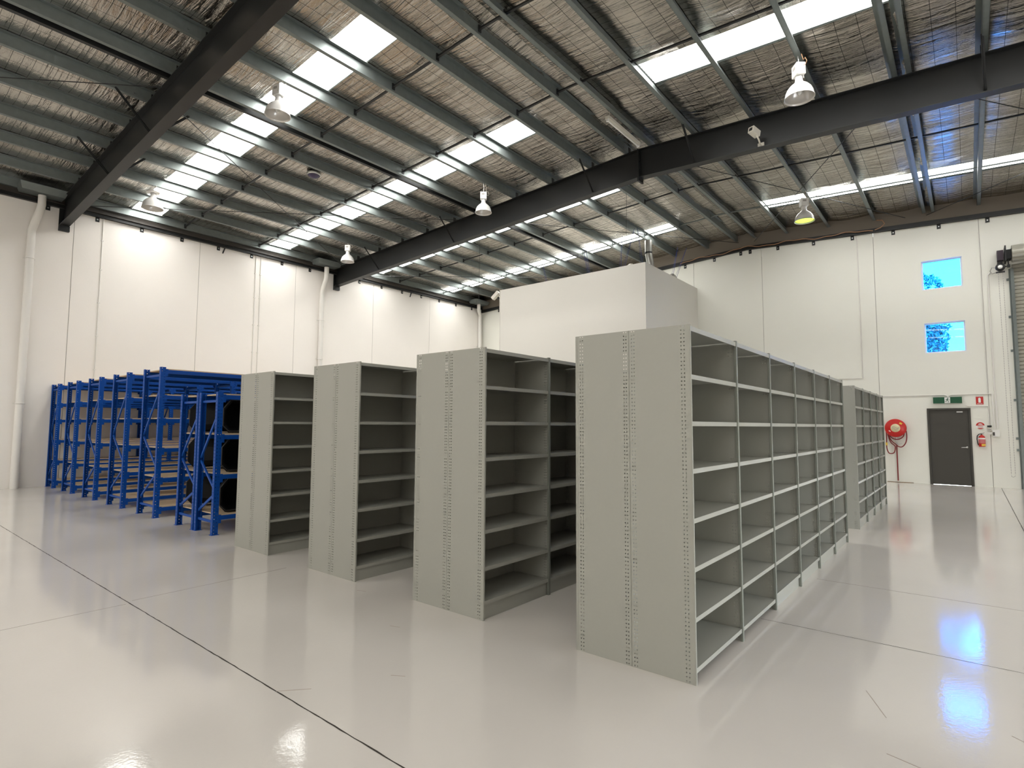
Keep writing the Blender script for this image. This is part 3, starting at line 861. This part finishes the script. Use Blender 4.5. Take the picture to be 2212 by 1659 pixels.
# ------------------------------------------------------------------ high-bay lamps
def highbay(x, y, z, sc, label, lit=False, rz=0.3, oval=False):
    e = empty('high_bay_lamp', (x, y, z)); e.scale = (sc, sc, sc); e.rotation_euler = (0, 0, rz)
    tag(e, label, 'lamp', 'high bay lamps hanging from the roof')
    R = 0.22
    prof = [(R, 0.0), (R * 0.985, 0.03), (R * 0.93, 0.09), (R * 0.82, 0.145), (R * 0.64, 0.195), (R * 0.42, 0.235), (R * 0.30, 0.26), (R * 0.26, 0.30), (R * 0.24, 0.36)]
    b = MB(); b.lathe([(R + 0.006, -0.004), (R + 0.006, 0.004), (R, 0.004)] + prof[1:] , (0, 0, 0), 40)
    b.build('reflector', M_whitem, e)
    b = MB(); ins = [(max(r - 0.004, 0.03), h) for r, h in prof[:7]]
    b.lathe([(R + 0.005, -0.004)] + ins, (0, 0, 0), 40)
    b.lathe([(0.06, 0.262), (0.0, 0.262)], (0, 0, 0), 20); b.build('reflector_lining', M_reflect, e)
    b = MB()
    if lit:
        b.lathe([(0.0, 0.03), (R * 0.9, 0.03), (R * 0.88, 0.035), (0, 0.05)], (0, 0, 0), 32); b.build('lit_diffuser', M_lit, e)
    else:
        b.lathe([(0.02, 0.24), (0.03, 0.2), (0.045, 0.14), (0.045, 0.10), (0.03, 0.06), (0, 0.05)], (0, 0, 0), 20); b.build('bulb', M_bulb, e)
    if oval:
        b = MB(); b.lathe([(0, 0.37), (0.13, 0.37), (0.14, 0.38), (0.14, 0.40), (0, 0.41)], (0, 0, 0), 28)
        b.build('top_plate', M_whitem, e); hz = 0.41
    else:
        b = MB(); b.box(-0.085, 0.085, -0.07, 0.07, 0.37, 0.56); hz = 0.56
        g = b.build('gear_box', M_whitem, e)
        b = MB(); b.box(-0.05, 0.03, -0.074, -0.069, 0.475, 0.52); b.box(0.05, 0.06, -0.074, -0.069, 0.42, 0.43)
        b.build('rating_plate', M_joint, g)
    b = MB(); b.box(-0.05, -0.035, 0.05, 0.06, 0.32, 0.38); b.box(0.035, 0.05, 0.05, 0.06, 0.32, 0.38); b.box(-0.04, 0.04, -0.02, 0.02, 0.35, 0.375)
    b.build('neck_bracket', M_whitem, e)
    top = (zr(x) - z) / sc + 0.004
    b = MB(); b.tube([(0, 0, hz), (0.0, 0, hz + 0.3 * (top - hz)), (0.012, 0, hz + 0.5 * (top - hz)), (0.0, 0, hz + 0.7 * (top - hz)), (0, 0, top)], 0.007, 6); b.build('hook', M_steel, e)
    b = MB(); b.tube([(0.06, 0.03, hz - 0.04), (0.12, 0.05, hz - 0.07), (0.15, 0.06, hz - 0.02), (0.12, 0.05, hz + 0.05), (0.08, 0.04, hz + 0.04), (0.05, 0.03, top)], 0.005, 6); b.build('flex', M_cream if sc < 1.0 or oval else M_orange, e)
    return e
highbay(-9.41, 4.80, 7.12, 0.985, 'white bell lamp hanging in front of the big left rooflight strip')
highbay(-15.42, 4.77, 6.88, 1.06, 'white bell lamp with an oval top plate, nearest the left wall', oval=True)
highbay(-1.965, 9.94, 7.045, 1.03, 'large white bell lamp at upper right in front of the far rafter', rz=-0.9)
highbay(-9.40, 10.30, 7.0, 0.94, 'white bell lamp hanging in front of the far rafter, centre of the roof', rz=0.7)
highbay(-15.42, 10.38, 6.85, 0.957, 'small white bell lamp above the wall end of the far rafter', rz=0.7)
highbay(-3.165, 16.1, 7.02, 1.09, 'lit lamp glowing yellow green below the far rooflight strip', lit=True, rz=0.6)

def batten():
    e = empty('fluorescent_batten', (-5.49, 10.45, 7.86)); tag(e, 'white fluorescent batten fixed along the roof ridge beside the far rafter', 'light')
    b = MB(); b.box(-0.05, 0.05, -0.70, 0.70, 0.0, 0.06); b.build('housing', M_cream, e)
    b = MB(); b.tube([(0, -0.66, -0.03), (0, 0.66, -0.03)], 0.014, 10); b.build('tube', M_whitem, e)
    b = MB(); b.box(-0.025, 0.025, -0.70, -0.66, -0.05, 0); b.box(-0.025, 0.025, 0.66, 0.70, -0.05, 0); b.build('lampholder', M_whitem, e)
    b = MB(); b.tube([(0, -0.6, 0.06), (0, -0.6, 0.24)], 0.005, 6); b.build('hanger', M_steel, e)
batten()

def cameras():
    e = empty('security_camera', (-3.05, 11.34, 7.36)); tag(e, 'small cream security camera fixed to the web of the far rafter', 'camera', 'security cameras')
    b = MB(); b.box(-0.06, 0.06, -0.16, 0.06, -0.02, 0.10); o = b.build('housing', M_cream, e); o.rotation_euler = (-0.25, 0, -0.35)
    b = MB(); b.box(-0.035, 0.035, -0.165, -0.16, 0.005, 0.07); q = b.build('lens', M_black, o)
    b = MB(); b.tube([(0.02, 0, -0.02), (0.05, 0.02, -0.10), (0.04, 0.15, -0.14), (0.03, 0.26, -0.12)], 0.016, 8); b.build('arm', M_cream, e)
    b = MB(); b.box(-0.03, 0.09, 0.245, 0.262, -0.17, -0.07); b.build('base_plate', M_cream, e)
    e = empty('security_camera', (-13.42, 15.50, 6.38)); tag(e, 'cream security camera at the upper left corner of the plasterboard room', 'camera', 'security cameras')
    b = MB(); b.bar((-0.17, -0.05, -0.10), (0.08, 0.0, 0.13), 0.15, 0.13); b.build('housing', M_cream, e)
    b = MB(); b.bar((-0.178, -0.052, -0.107), (-0.168, -0.05, -0.098), 0.10, 0.09); b.build('lens', M_black, e)
    b = MB(); b.tube([(0.02, 0, 0.06), (0.10, 0.01, -0.05), (0.185, 0.02, -0.05)], 0.016, 8); b.box(0.17, 0.19, -0.04, 0.06, -0.12, 0.02); b.build('bracket', M_cream, e)
cameras()
def dome():
    b = MB(); b.lathe([(0.17, 0.03), (0.17, 0.0), (0.15, -0.02)], (0, 0, 0), 28, 0); b.lathe([(0.15, -0.02), (0.11, -0.06), (0.05, -0.085), (0, -0.09)], (0, 0, 0), 28, 1)
    o = b.build('dome_sensor', [M_steel, M_purple]); o.location = (-12.3, 7.25, zs(-12.3) - 0.10)
    tag(o, 'round dark purple dome sensor under the roof foil', 'sensor')
dome()

# thin drop wires and blue ties above the room
def wires():
    for x, y, z1, lab in ((-6.985, 13.44, 6.45, 'thin vertical drop wire under the far rafter, left of the plasterboard room corner'), (-11.82, 12.8, 5.4, 'thin vertical drop wire hanging before the far left corner')):
        b = MB(); b.tube([(x, y, zr(x)), (x - 0.03, y, z1)], 0.005, 6); o = b.build('drop_wire', M_black); tag(o, lab, 'wire', 'drop wires')
    P = [((-8.0, 15.9), (-8.52, 16.12)), ((-7.9, 15.9), (-7.75, 16.0)), ((-8.6, 16.2), (-8.7, 16.3)), ((-10.1, 16.2), (-9.9, 16.3)), ((-10.0, 16.2), (-9.8, 16.2)), ((-12.0, 16.4), (-11.7, 16.4)), ((-7.7, 18.6), (-7.8, 18.3)), ((-7.5, 18.9), (-7.9, 18.7))]
    lb = ['beside the white duct elbow', 'nearest the room corner', 'left of the duct elbow', 'left one of the middle pair', 'right one of the middle pair', 'furthest left', 'behind the corner, left', 'behind the corner, right']
    for k, ((x, y), (xb, yb)) in enumerate(P):
        b = MB(); b.tube([(x, y, zr(x)), (xb, yb, 6.56)], 0.006, 6); b.tube([(x, y, zr(x)), (xb - 0.08, yb, 6.56)], 0.004, 6)
        o = b.build('hanging_tie', M_bluewire); tag(o, 'dark blue tie above the plasterboard room, ' + lb[k], 'tie', 'blue ties')
    b = MB(); pts = [(-8.05, 17.0, 7.75), (-8.05, 17.0, 7.35)]
    b.tube(pts, 0.12, 18, 0); b.tube([(-8.05, 17.0, 7.36), (-8.05, 17.0, 7.30)], 0.125, 18, 1)
    z = 7.30; ring = []
    q = [Vector((-8.05 + 0.10 * math.sin(t * 1.2), 17.0, 7.30 - 0.7 * t)) for t in [i / 24 for i in range(25)]]
    b.tube(q, [0.115 + (0.010 if i % 2 else 0) for i in range(25)], 18, 0)
    o = b.build('flexible_duct', [M_flex, M_black]); tag(o, 'silver flexible duct dropping onto the plasterboard room', 'duct')
    b = MB(); b.tube([(-8.4, 16.2, 6.56), (-8.4, 16.2, 6.66), (-8.37, 16.17, 6.72), (-8.28, 16.12, 6.74), (-8.2, 16.08, 6.72)], 0.07, 14)
    o = b.build('pipe_elbow', M_cream); tag(o, 'cream pipe elbow peeping over the top of the plasterboard room', 'pipe')
    b = MB(); b.tube([(-7.6, 17.7, 6.61), (-7.6, 17.85, 6.68), (-7.6, 18.0, 6.66), (-7.6, 18.1, 6.61)], 0.07, 12)
    o = b.build('cable_bundle', M_flex); tag(o, 'grey bundle lying on top of the plasterboard room near the back wall', 'cable')
wires()

# ------------------------------------------------------------------ things on the back wall
YB = B
def hose_reel():
    e = empty('fire_hose_reel', (-1.655, YB - 0.02, 0)); tag(e, 'red fire hose reel on the back wall with a red pipe to the floor', 'hose reel')
    zc = 1.555
    b = MB(); b.lathe([(0, -0.20), (0.245, -0.20), (0.26, -0.185), (0.255, -0.16), (0.245, -0.155)], (0, 0, zc), 40, 0, 'y')
    b.lathe([(0.245, -0.155), (0.19, -0.15), (0.19, -0.06), (0.25, -0.055), (0.255, -0.03), (0, -0.03)], (0, 0, zc), 40, 0, 'y')
    b.build('drum', M_red, e)
    b = MB(); b.lathe([(0, -0.206), (0.115, -0.206), (0.118, -0.199)], (0, 0, zc), 32, 0, 'y'); lab = b.build('centre_label', M_labelcream, e)
    b = MB()   # the wavy mark on the label
    for dz in (-0.02, 0.02):
        b.tube([(-0.08 + 0.16 * t, -0.208, zc + dz + 0.025 * math.sin(t * 2 * PI + (0 if dz > 0 else 1))) for t in [i / 16 for i in range(17)]], 0.005, 6)
    b.build('label_mark', M_joint, lab)
    b = MB(); b.bar((0.10, -0.204, zc + 0.145), (0.16, -0.204, zc + 0.115), 0.004, 0.05, upv=(0, 0, 1)); b.build('yellow_tag', M_yellow, e)
    b = MB(); b.bar((-0.16, -0.204, zc - 0.075), (-0.12, -0.204, zc - 0.10), 0.004, 0.022); b.build('white_tag', M_signwhite, e)
    def arc(pts, r=0.014):
        # smooth through points
        out = []
        P = [Vector(p) for p in pts]; P = [P[0]] + P + [P[-1]]
        for i in range(1, len(P) - 2):
            for k in range(6):
                t = k / 6
                out.append(0.5 * ((2 * P[i]) + (-P[i - 1] + P[i + 1]) * t + (2 * P[i - 1] - 5 * P[i] + 4 * P[i + 1] - P[i + 2]) * t * t + (-P[i - 1] + 3 * P[i] - 3 * P[i + 1] + P[i + 2]) * t ** 3))
        out.append(P[-2]); b.tube(out, r, 8)
    b = MB(); y = -0.11
    arc([(-0.23, y, zc - 0.10), (-0.23, y, zc - 0.28), (-0.235, y, zc - 0.55), (-0.20, y, zc - 0.70), (-0.14, y, zc - 0.735), (-0.06, y, zc - 0.70), (-0.03, y, zc - 0.56), (-0.05, y, zc - 0.50), (-0.14, y, zc - 0.40), (-0.20, y, zc - 0.18)])
    arc([(0.245, y, zc - 0.08), (0.25, y, zc - 0.26), (0.22, y, zc - 0.42), (0.14, y, zc - 0.53), (0.05, y, zc - 0.53), (-0.02, y, zc - 0.46), (-0.12, y, zc - 0.36), (-0.19, y, zc - 0.16)])
    arc([(-0.20, y - 0.02, zc - 0.16), (-0.08, y - 0.02, zc - 0.30), (0.06, y - 0.02, zc - 0.32), (0.17, y - 0.02, zc - 0.24), (0.2, y - 0.02, zc - 0.12)])
    b.build('hose', M_darkred, e)
    b = MB(); b.tube([(-0.235, y, zc - 0.42), (-0.235, y, zc - 0.50)], 0.024, 10); b.build('nozzle', M_yellow, e)
    b = MB(); b.tube([(0.0, -0.05, zc - 0.50), (0.0, -0.05, 0.05)], 0.016, 10); b.build('supply_pipe', M_darkred, e)
    b = MB(); b.box(-0.03, 0.03, -0.09, -0.01, zc - 0.50, zc - 0.42); b.tube([(0.0, -0.06, zc - 0.42), (0.0, -0.06, zc - 0.25)], 0.016, 8); b.bar((0.03, -0.09, zc - 0.47), (0.14, -0.11, zc - 0.44), 0.012, 0.012); b.build('valve', M_steel, e)
hose_reel()
def floor_mark():
    b = MB(); pts = [(-1.92, -0.03), (-1.8, -0.02), (-1.66, -0.045), (-1.5, -0.03), (-1.38, -0.015), (-1.3, 0), (-1.92, 0)]
    b.prism([(x, YB + y) for x, y in pts], 0.0, 0.012, axis='z'); o = fix_normals(b.build('trim_4', M_brownmark)); struct(o)
floor_mark()

def exit_sign():
    e = empty('exit_sign', (-0.45, YB - 0.045, 2.33)); tag(e, 'green exit sign with a white running figure panel above the door', 'sign')
    b = MB(); b.box(-0.315, 0.315, -0.035, 0.045, -0.085, 0.085); b.build('sign_box', M_signgreen, e)
    b = MB(); b.box(-0.062, 0.062, -0.038, -0.035, -0.078, 0.078); f = b.build('white_panel', M_signwhite, e)
    b = MB(); y0, y1 = -0.042, -0.038
    def seg(p, q, w): b.bar((p[0], -0.040, p[1]), (q[0], -0.040, q[1]), 0.004, w, upv=(0, 1, 0)) if False else limb(p, q, w)
    def limb(p, q, w):
        p = Vector((p[0], p[1])); q = Vector((q[0], q[1])); d = (q - p).normalized(); n = Vector((-d.y, d.x)) * w / 2
        b.prism([tuple(p - n), tuple(q - n), tuple(q + n), tuple(p + n)], y0, y1)
    b.prism([(0.012 + 0.013 * math.cos(a * PI / 5), 0.050 + 0.013 * math.sin(a * PI / 5)) for a in range(10)], y0, y1)
    limb((0.008, 0.036), (-0.006, 0.0), 0.022); limb((0.006, 0.03), (0.032, 0.012), 0.009); limb((0.032, 0.012), (0.052, 0.016), 0.008)
    limb((0.004, 0.032), (-0.024, 0.028), 0.009); limb((-0.024, 0.028), (-0.036, 0.006), 0.008)
    limb((-0.004, 0.002), (0.022, -0.02), 0.012); limb((0.022, -0.02), (0.020, -0.058), 0.010); limb((0.018, -0.058), (0.034, -0.058), 0.008)
    limb((-0.006, 0.002), (-0.018, -0.030), 0.012); limb((-0.018, -0.030), (-0.056, -0.036), 0.010)
    fix_normals(b.build('running_figure', M_signgreen, f))
exit_sign()
def ext_sign():
    e = empty('extinguisher_sign', (0.235, YB - 0.004, 2.305)); tag(e, 'small red square sign with a white extinguisher symbol above the switches', 'sign')
    b = MB(); b.box(-0.077, 0.077, -0.003, 0.003, -0.105, 0.105); b.build('sign_plate', M_signred, e)
    b = MB(); b.prism([(-0.025, -0.055), (0.025, -0.055), (0.025, 0.05), (0.018, 0.068), (0.008, 0.08), (-0.008, 0.08), (-0.022, 0.068), (-0.028, 0.05)], -0.006, -0.003)
    b.box(-0.055, 0.055, -0.006, -0.003, -0.088, -0.078); fix_normals(b.build('symbol', M_signwhite, e))
ext_sign()
def disc_sign():
    e = empty('round_label', (0.22, YB - 0.004, 1.63)); tag(e, 'round red and white label on the wall above the extinguisher', 'sign')
    b = MB(); n = 32; R = 0.092
    b.lathe([(0, -0.004), (R, -0.004), (R, 0.003)], (0, 0, 0), n, 0, 'y', False); b.build('disc', M_signwhite, e)
    def cap_(z0, nm, sgn):
        pts = [(R * 0.99 * math.cos(a), R * 0.99 * math.sin(a)) for a in [i * PI / 24 for i in range(0, 49)] if (R * math.sin(a) > z0 if sgn > 0 else R * math.sin(a) < z0)]
        b = MB(); b.prism(pts, -0.008, -0.005); fix_normals(b.build(nm, M_signred, e))
    cap_(0.0, 'red_band', 1)
    a0 = -0.06; pts = [(R * 0.99 * math.cos(a), R * 0.99 * math.sin(a)) for a in [PI + i * PI / 40 for i in range(41)] if R * math.sin(a) < a0]
    b = MB(); b.prism(pts, -0.008, -0.005); fix_normals(b.build('red_band', M_signred, e))
    b = MB(); b.prism([(-0.05, 0.028), (0.05, 0.028), (0.035, 0.05), (0.0, 0.06), (-0.035, 0.05)], -0.011, -0.008); fix_normals(b.build('symbol', M_signwhite, e))
    b = MB(); b.box(-0.06, 0.06, -0.007, -0.004, -0.028, -0.022); b.box(-0.05, 0.05, -0.007, -0.004, -0.042, -0.037); b.build('text_lines', M_signred, e)
disc_sign()
def extinguisher():
    e = empty('fire_extinguisher', (0.235, YB - 0.09, 1.07)); tag(e, 'red fire extinguisher hanging right of the door handle', 'extinguisher')
    b = MB(); b.lathe([(0, 0.0), (0.065, 0.0), (0.072, 0.012), (0.072, 0.24), (0.066, 0.27), (0.045, 0.295), (0.024, 0.305), (0.024, 0.32), (0, 0.32)], (0, 0, 0), 28); b.build('cylinder', M_red, e)
    b = MB()
    def band(z0, z1, a0, a1, m):
        vs = []; k = 10
        for i in range(k + 1):
            a = a0 + (a1 - a0) * i / k
            vs += [(0.0735 * math.cos(a), 0.0735 * math.sin(a), z0), (0.0735 * math.cos(a), 0.0735 * math.sin(a), z1)]
        b.add(vs, [(2 * i, 2 * i + 2, 2 * i + 3, 2 * i + 1) for i in range(k)], m)
    band(0.20, 0.235, PI, 2 * PI, 0); band(0.09, 0.195, PI * 1.15, PI * 1.85, 1); band(0.02, 0.075, PI * 1.45, PI * 1.95, 2)
    b.build('label', [M_signwhite, mat('label_pink', (0.55, 0.16, 0.16), 0.5, var=(80, 0.4)), M_yellow], e)
    b = MB(); b.box(-0.012, 0.012, -0.012, 0.012, 0.32, 0.345); b.bar((-0.02, 0, 0.35), (0.06, 0, 0.375), 0.018, 0.008); b.bar((-0.02, 0, 0.34), (0.05, 0, 0.335), 0.018, 0.008); b.build('valve_head', M_black, e)
    b = MB(); b.tube([(-0.012, -0.01, 0.335), (-0.05, -0.02, 0.335), (-0.09, -0.02, 0.29), (-0.10, -0.02, 0.20), (-0.09, -0.02, 0.10), (-0.075, -0.02, 0.04)], 0.011, 8); b.build('discharge_hose', M_black, e)
    b = MB(); b.box(-0.03, 0.03, 0.07, 0.088, 0.20, 0.30); b.build('wall_hook', M_steel, e)
extinguisher()
def switches():
    e = empty('light_switch', (0.405, YB - 0.002, 1.53)); tag(e, 'stack of small switch plates on the wall right of the round label', 'switch')
    b = MB(); b.box(-0.045, 0.045, -0.035, 0, -0.05, 0.05); b.build('switch_plate', M_cream, e)
    b = MB(); b.box(-0.035, 0.035, -0.038, -0.035, -0.035, 0.03); b.build('keypad', M_joint, e)
    b = MB(); b.box(-0.045, 0.045, -0.04, 0, 0.065, 0.105); b.build('reader', M_black, e)
    b = MB(); b.box(-0.045, 0.045, -0.04, 0, -0.13, -0.065); b.build('blank_plate', M_white, e)
    e = empty('control_box', (0.53, YB - 0.002, 1.43)); tag(e, 'white control box with a dark push button, right of the switches', 'switch')
    b = MB(); b.box(-0.075, 0.075, -0.05, 0, -0.09, 0.09); b.build('box', M_whitem, e)
    b = MB(); b.box(-0.065, -0.025, -0.056, -0.05, -0.06, 0.03); b.build('button_plate', M_brown, e)
switches()

# ------------------------------------------------------------------ roller door with chain hoist
def roller():
    x0, x1, z1 = ROLL[0], ROLL[1], ROLL[3] + 0.25
    e = empty('door_2', (x0, YB, 0)); struct(e)
    b = MB(); n = int((z1 - 0.10) / 0.1); L = x1 - x0
    prof = []
    for i in range(n):
        z = 0.10 + i * 0.1
        prof += [(-0.02, z), (-0.04, z + 0.02), (-0.04, z + 0.07), (-0.02, z + 0.09)]
    vs = [(-0.02, y, z) for y, z in prof] + [(L, y, z) for y, z in prof]; k = len(prof)
    b.add(vs, [(i, i + 1, k + i + 1, k + i) for i in range(k - 1)]); b.build('curtain', M_roller, e)
    b = MB(); pts = []
    for i in range(48):
        a = 2 * PI * i / 48; r = 0.21 + (0.012 if i % 4 < 2 else 0); pts.append((-0.26 + r * math.cos(a), 6.12 + r * math.sin(a)))
    b.prism(pts, -0.02, L, axis='x'); fix_normals(b.build('curtain_roll', M_roller, e))
    b = MB(); b.box(-0.06, 0.01, -0.10, -0.0, 0, 5.78); b.box(-0.09, -0.06, -0.02, -0.0, 0, 5.78); g = b.build('guide_track', M_galv, e)
    for z in (5.5, 4.5, 3.6, 2.3, 1.3, 1.0):
        b = MB(); b.box(-0.14, -0.06, -0.03, 0, z - 0.03, z + 0.03); b.build('track_bracket', M_galv, g)
    b = MB(); b.box(-0.15, -0.03, -0.32, 0, 6.00, 6.24); b.box(-0.16, -0.13, -0.44, 0, 5.93, 6.33); b.build('end_bracket', M_black, e)
    h = empty('chain_hoist', (0.80, YB - 0.25, 5.80)); tag(h, 'black chain hoist gear beside the roller door drum', 'hoist')
    b = MB(); b.lathe([(0, -0.09), (0.085, -0.09), (0.10, -0.06), (0.10, 0.0), (0.07, 0.03), (0, 0.03)], (0, 0, 0), 20, axis='y'); b.box(-0.09, 0.09, -0.05, 0.02, -0.14, -0.11); b.box(-0.05, 0.05, -0.05, 0.24, 0.05, 0.15); b.build('gear_case', M_black, h)
    b = MB(); b.lathe([(0, -0.10), (0.05, -0.10), (0.05, -0.09)], (0, 0, 0.0), 16, axis='y'); b.build('hub', M_signwhite, h)
    b = MB(); b.box(-0.05, 0.08, -0.02, 0.20, 0.20, 0.46); b.build('motor_box', mat('dark_plum', (0.05, 0.035, 0.05), 0.4), h)
    b = MB(); b.tube([(0.09, 0, 0.0), (0.17, 0, 0.02), (0.16, 0, 0.42), (0.26, 0, 0.46)], 0.016, 8); b.box(0.14, 0.20, -0.03, 0.03, -0.02, 0.05); b.build('shaft', M_black, h)
    b = MB(); b.tube([(-0.08, 0, 0.0), (-0.16, 0.1, 0.05), (-0.20, 0.2, -0.02), (-0.16, 0.2, -0.10), (-0.05, 0.05, -0.10)], 0.010, 8); b.build('cable', M_joint, h)
    b = MB()   # chain: links along a long loop
    pts = []; zt, zb_ = 5.66, 0.36
    for i in range(0, 236): pts.append((0.745 + 0.03 * (1 - i / 235), zt - (zt - zb_) * i / 235, 0))
    links = [(0.745 + 0.005 * math.sin(i), zt - i * 0.045) for i in range(int((zt - zb_) / 0.045))] 
    zs_ = zt
    k = 0
    for side in (0, 1):
        for i in range(int((zt - zb_) / 0.032)):
            z = zt - i * 0.032; t = i * 0.032 / (zt - zb_); x = (-0.045 + 0.0 * t) if side == 0 else (0.045 - 0.012 * t)
            y = -0.06
            if i % 2: b.bar((x + 0.02 * t, y, z), (x + 0.02 * t, y, z - 0.030), 0.012, 0.005)
            else: b.bar((x + 0.02 * t, y, z), (x + 0.02 * t, y, z - 0.030), 0.005, 0.012)
    b.tube([(-0.025, -0.06, zb_), (-0.02, -0.06, zb_ - 0.03), (0.005, -0.06, zb_ - 0.045), (0.035, -0.06, zb_ - 0.03), (0.053, -0.06, zb_)], 0.005, 6)
    for v in range(len(b.v)): b.v[v] = (b.v[v][0], b.v[v][1], b.v[v][2] - 5.80)
    b.build('chain', M_joint, h)
roller()

# ------------------------------------------------------------------ outside
def outside():
    b = MB(); b.box(-60, 60, B + T + 0.02, 90, -0.3, -0.06); b.box(XR + T + 0.02, 60, -40, B + T + 0.02, -0.3, -0.06); struct(b.build('trim_5', M_ground), 'sunlit concrete yard outside')
    e = empty('gum_tree', (-4.2, 36, -0.06)); tag(e, 'leafy tree seen outside through the two blue windows', 'tree')
    b = MB(); b.tube([(0, 0, 0), (0.1, 0, 2.5), (-0.1, 0, 5), (0.2, 0, 8)], [0.3, 0.24, 0.18, 0.08], 10)
    for a in range(7):
        t = a * 0.9; b.tube([(0, 0, 3 + a * 0.6), (1.2 * math.cos(t), 1.2 * math.sin(t), 4.4 + a * 0.6), (2.4 * math.cos(t), 2.2 * math.sin(t), 5.4 + a * 0.6)], [0.1, 0.06, 0.03], 6)
    b.build('trunk', M_bark, e)
    b = MB(); rnd = random.Random(3)
    blobs = [(0.6, 0, 6.2, 2.3), (1.9, 0, 5.4, 1.6), (1.8, 0, 6.9, 1.5), (0.2, 0, 8.0, 1.7), (1.5, 0, 8.4, 1.0), (2.2, 0, 8.0, 0.8), (-1.8, 0, 6.5, 2.0), (-0.8, 0.4, 8.8, 1.4), (2.5, 0, 6.1, 1.1), (2.7, 0, 8.9, 0.75), (2.9, 0, 7.2, 0.9), (3.4, 0, 8.3, 0.45), (2.2, 0, 9.6, 0.5)]
    for (cx, cy, cz, R) in blobs:
        for _ in range(int(700 * R * R)):
            d = Vector((rnd.gauss(0, 1), rnd.gauss(0, 1), rnd.gauss(0, 1))).normalized() * R * (0.55 + 0.45 * rnd.random() ** 0.5)
            c = Vector((cx, cy, cz)) + d; s = 0.09 + 0.08 * rnd.random()
            a = Vector((rnd.gauss(0, 1), rnd.gauss(0, 1), rnd.gauss(0, 1) - 0.6)).normalized() * s
            q = a.orthogonal().normalized() * s * 0.4
            b.add([c - a, c + q, c + a, c - q], [(0, 1, 2, 3)])
    o = b.build('foliage', M_leaf, e)
outside()
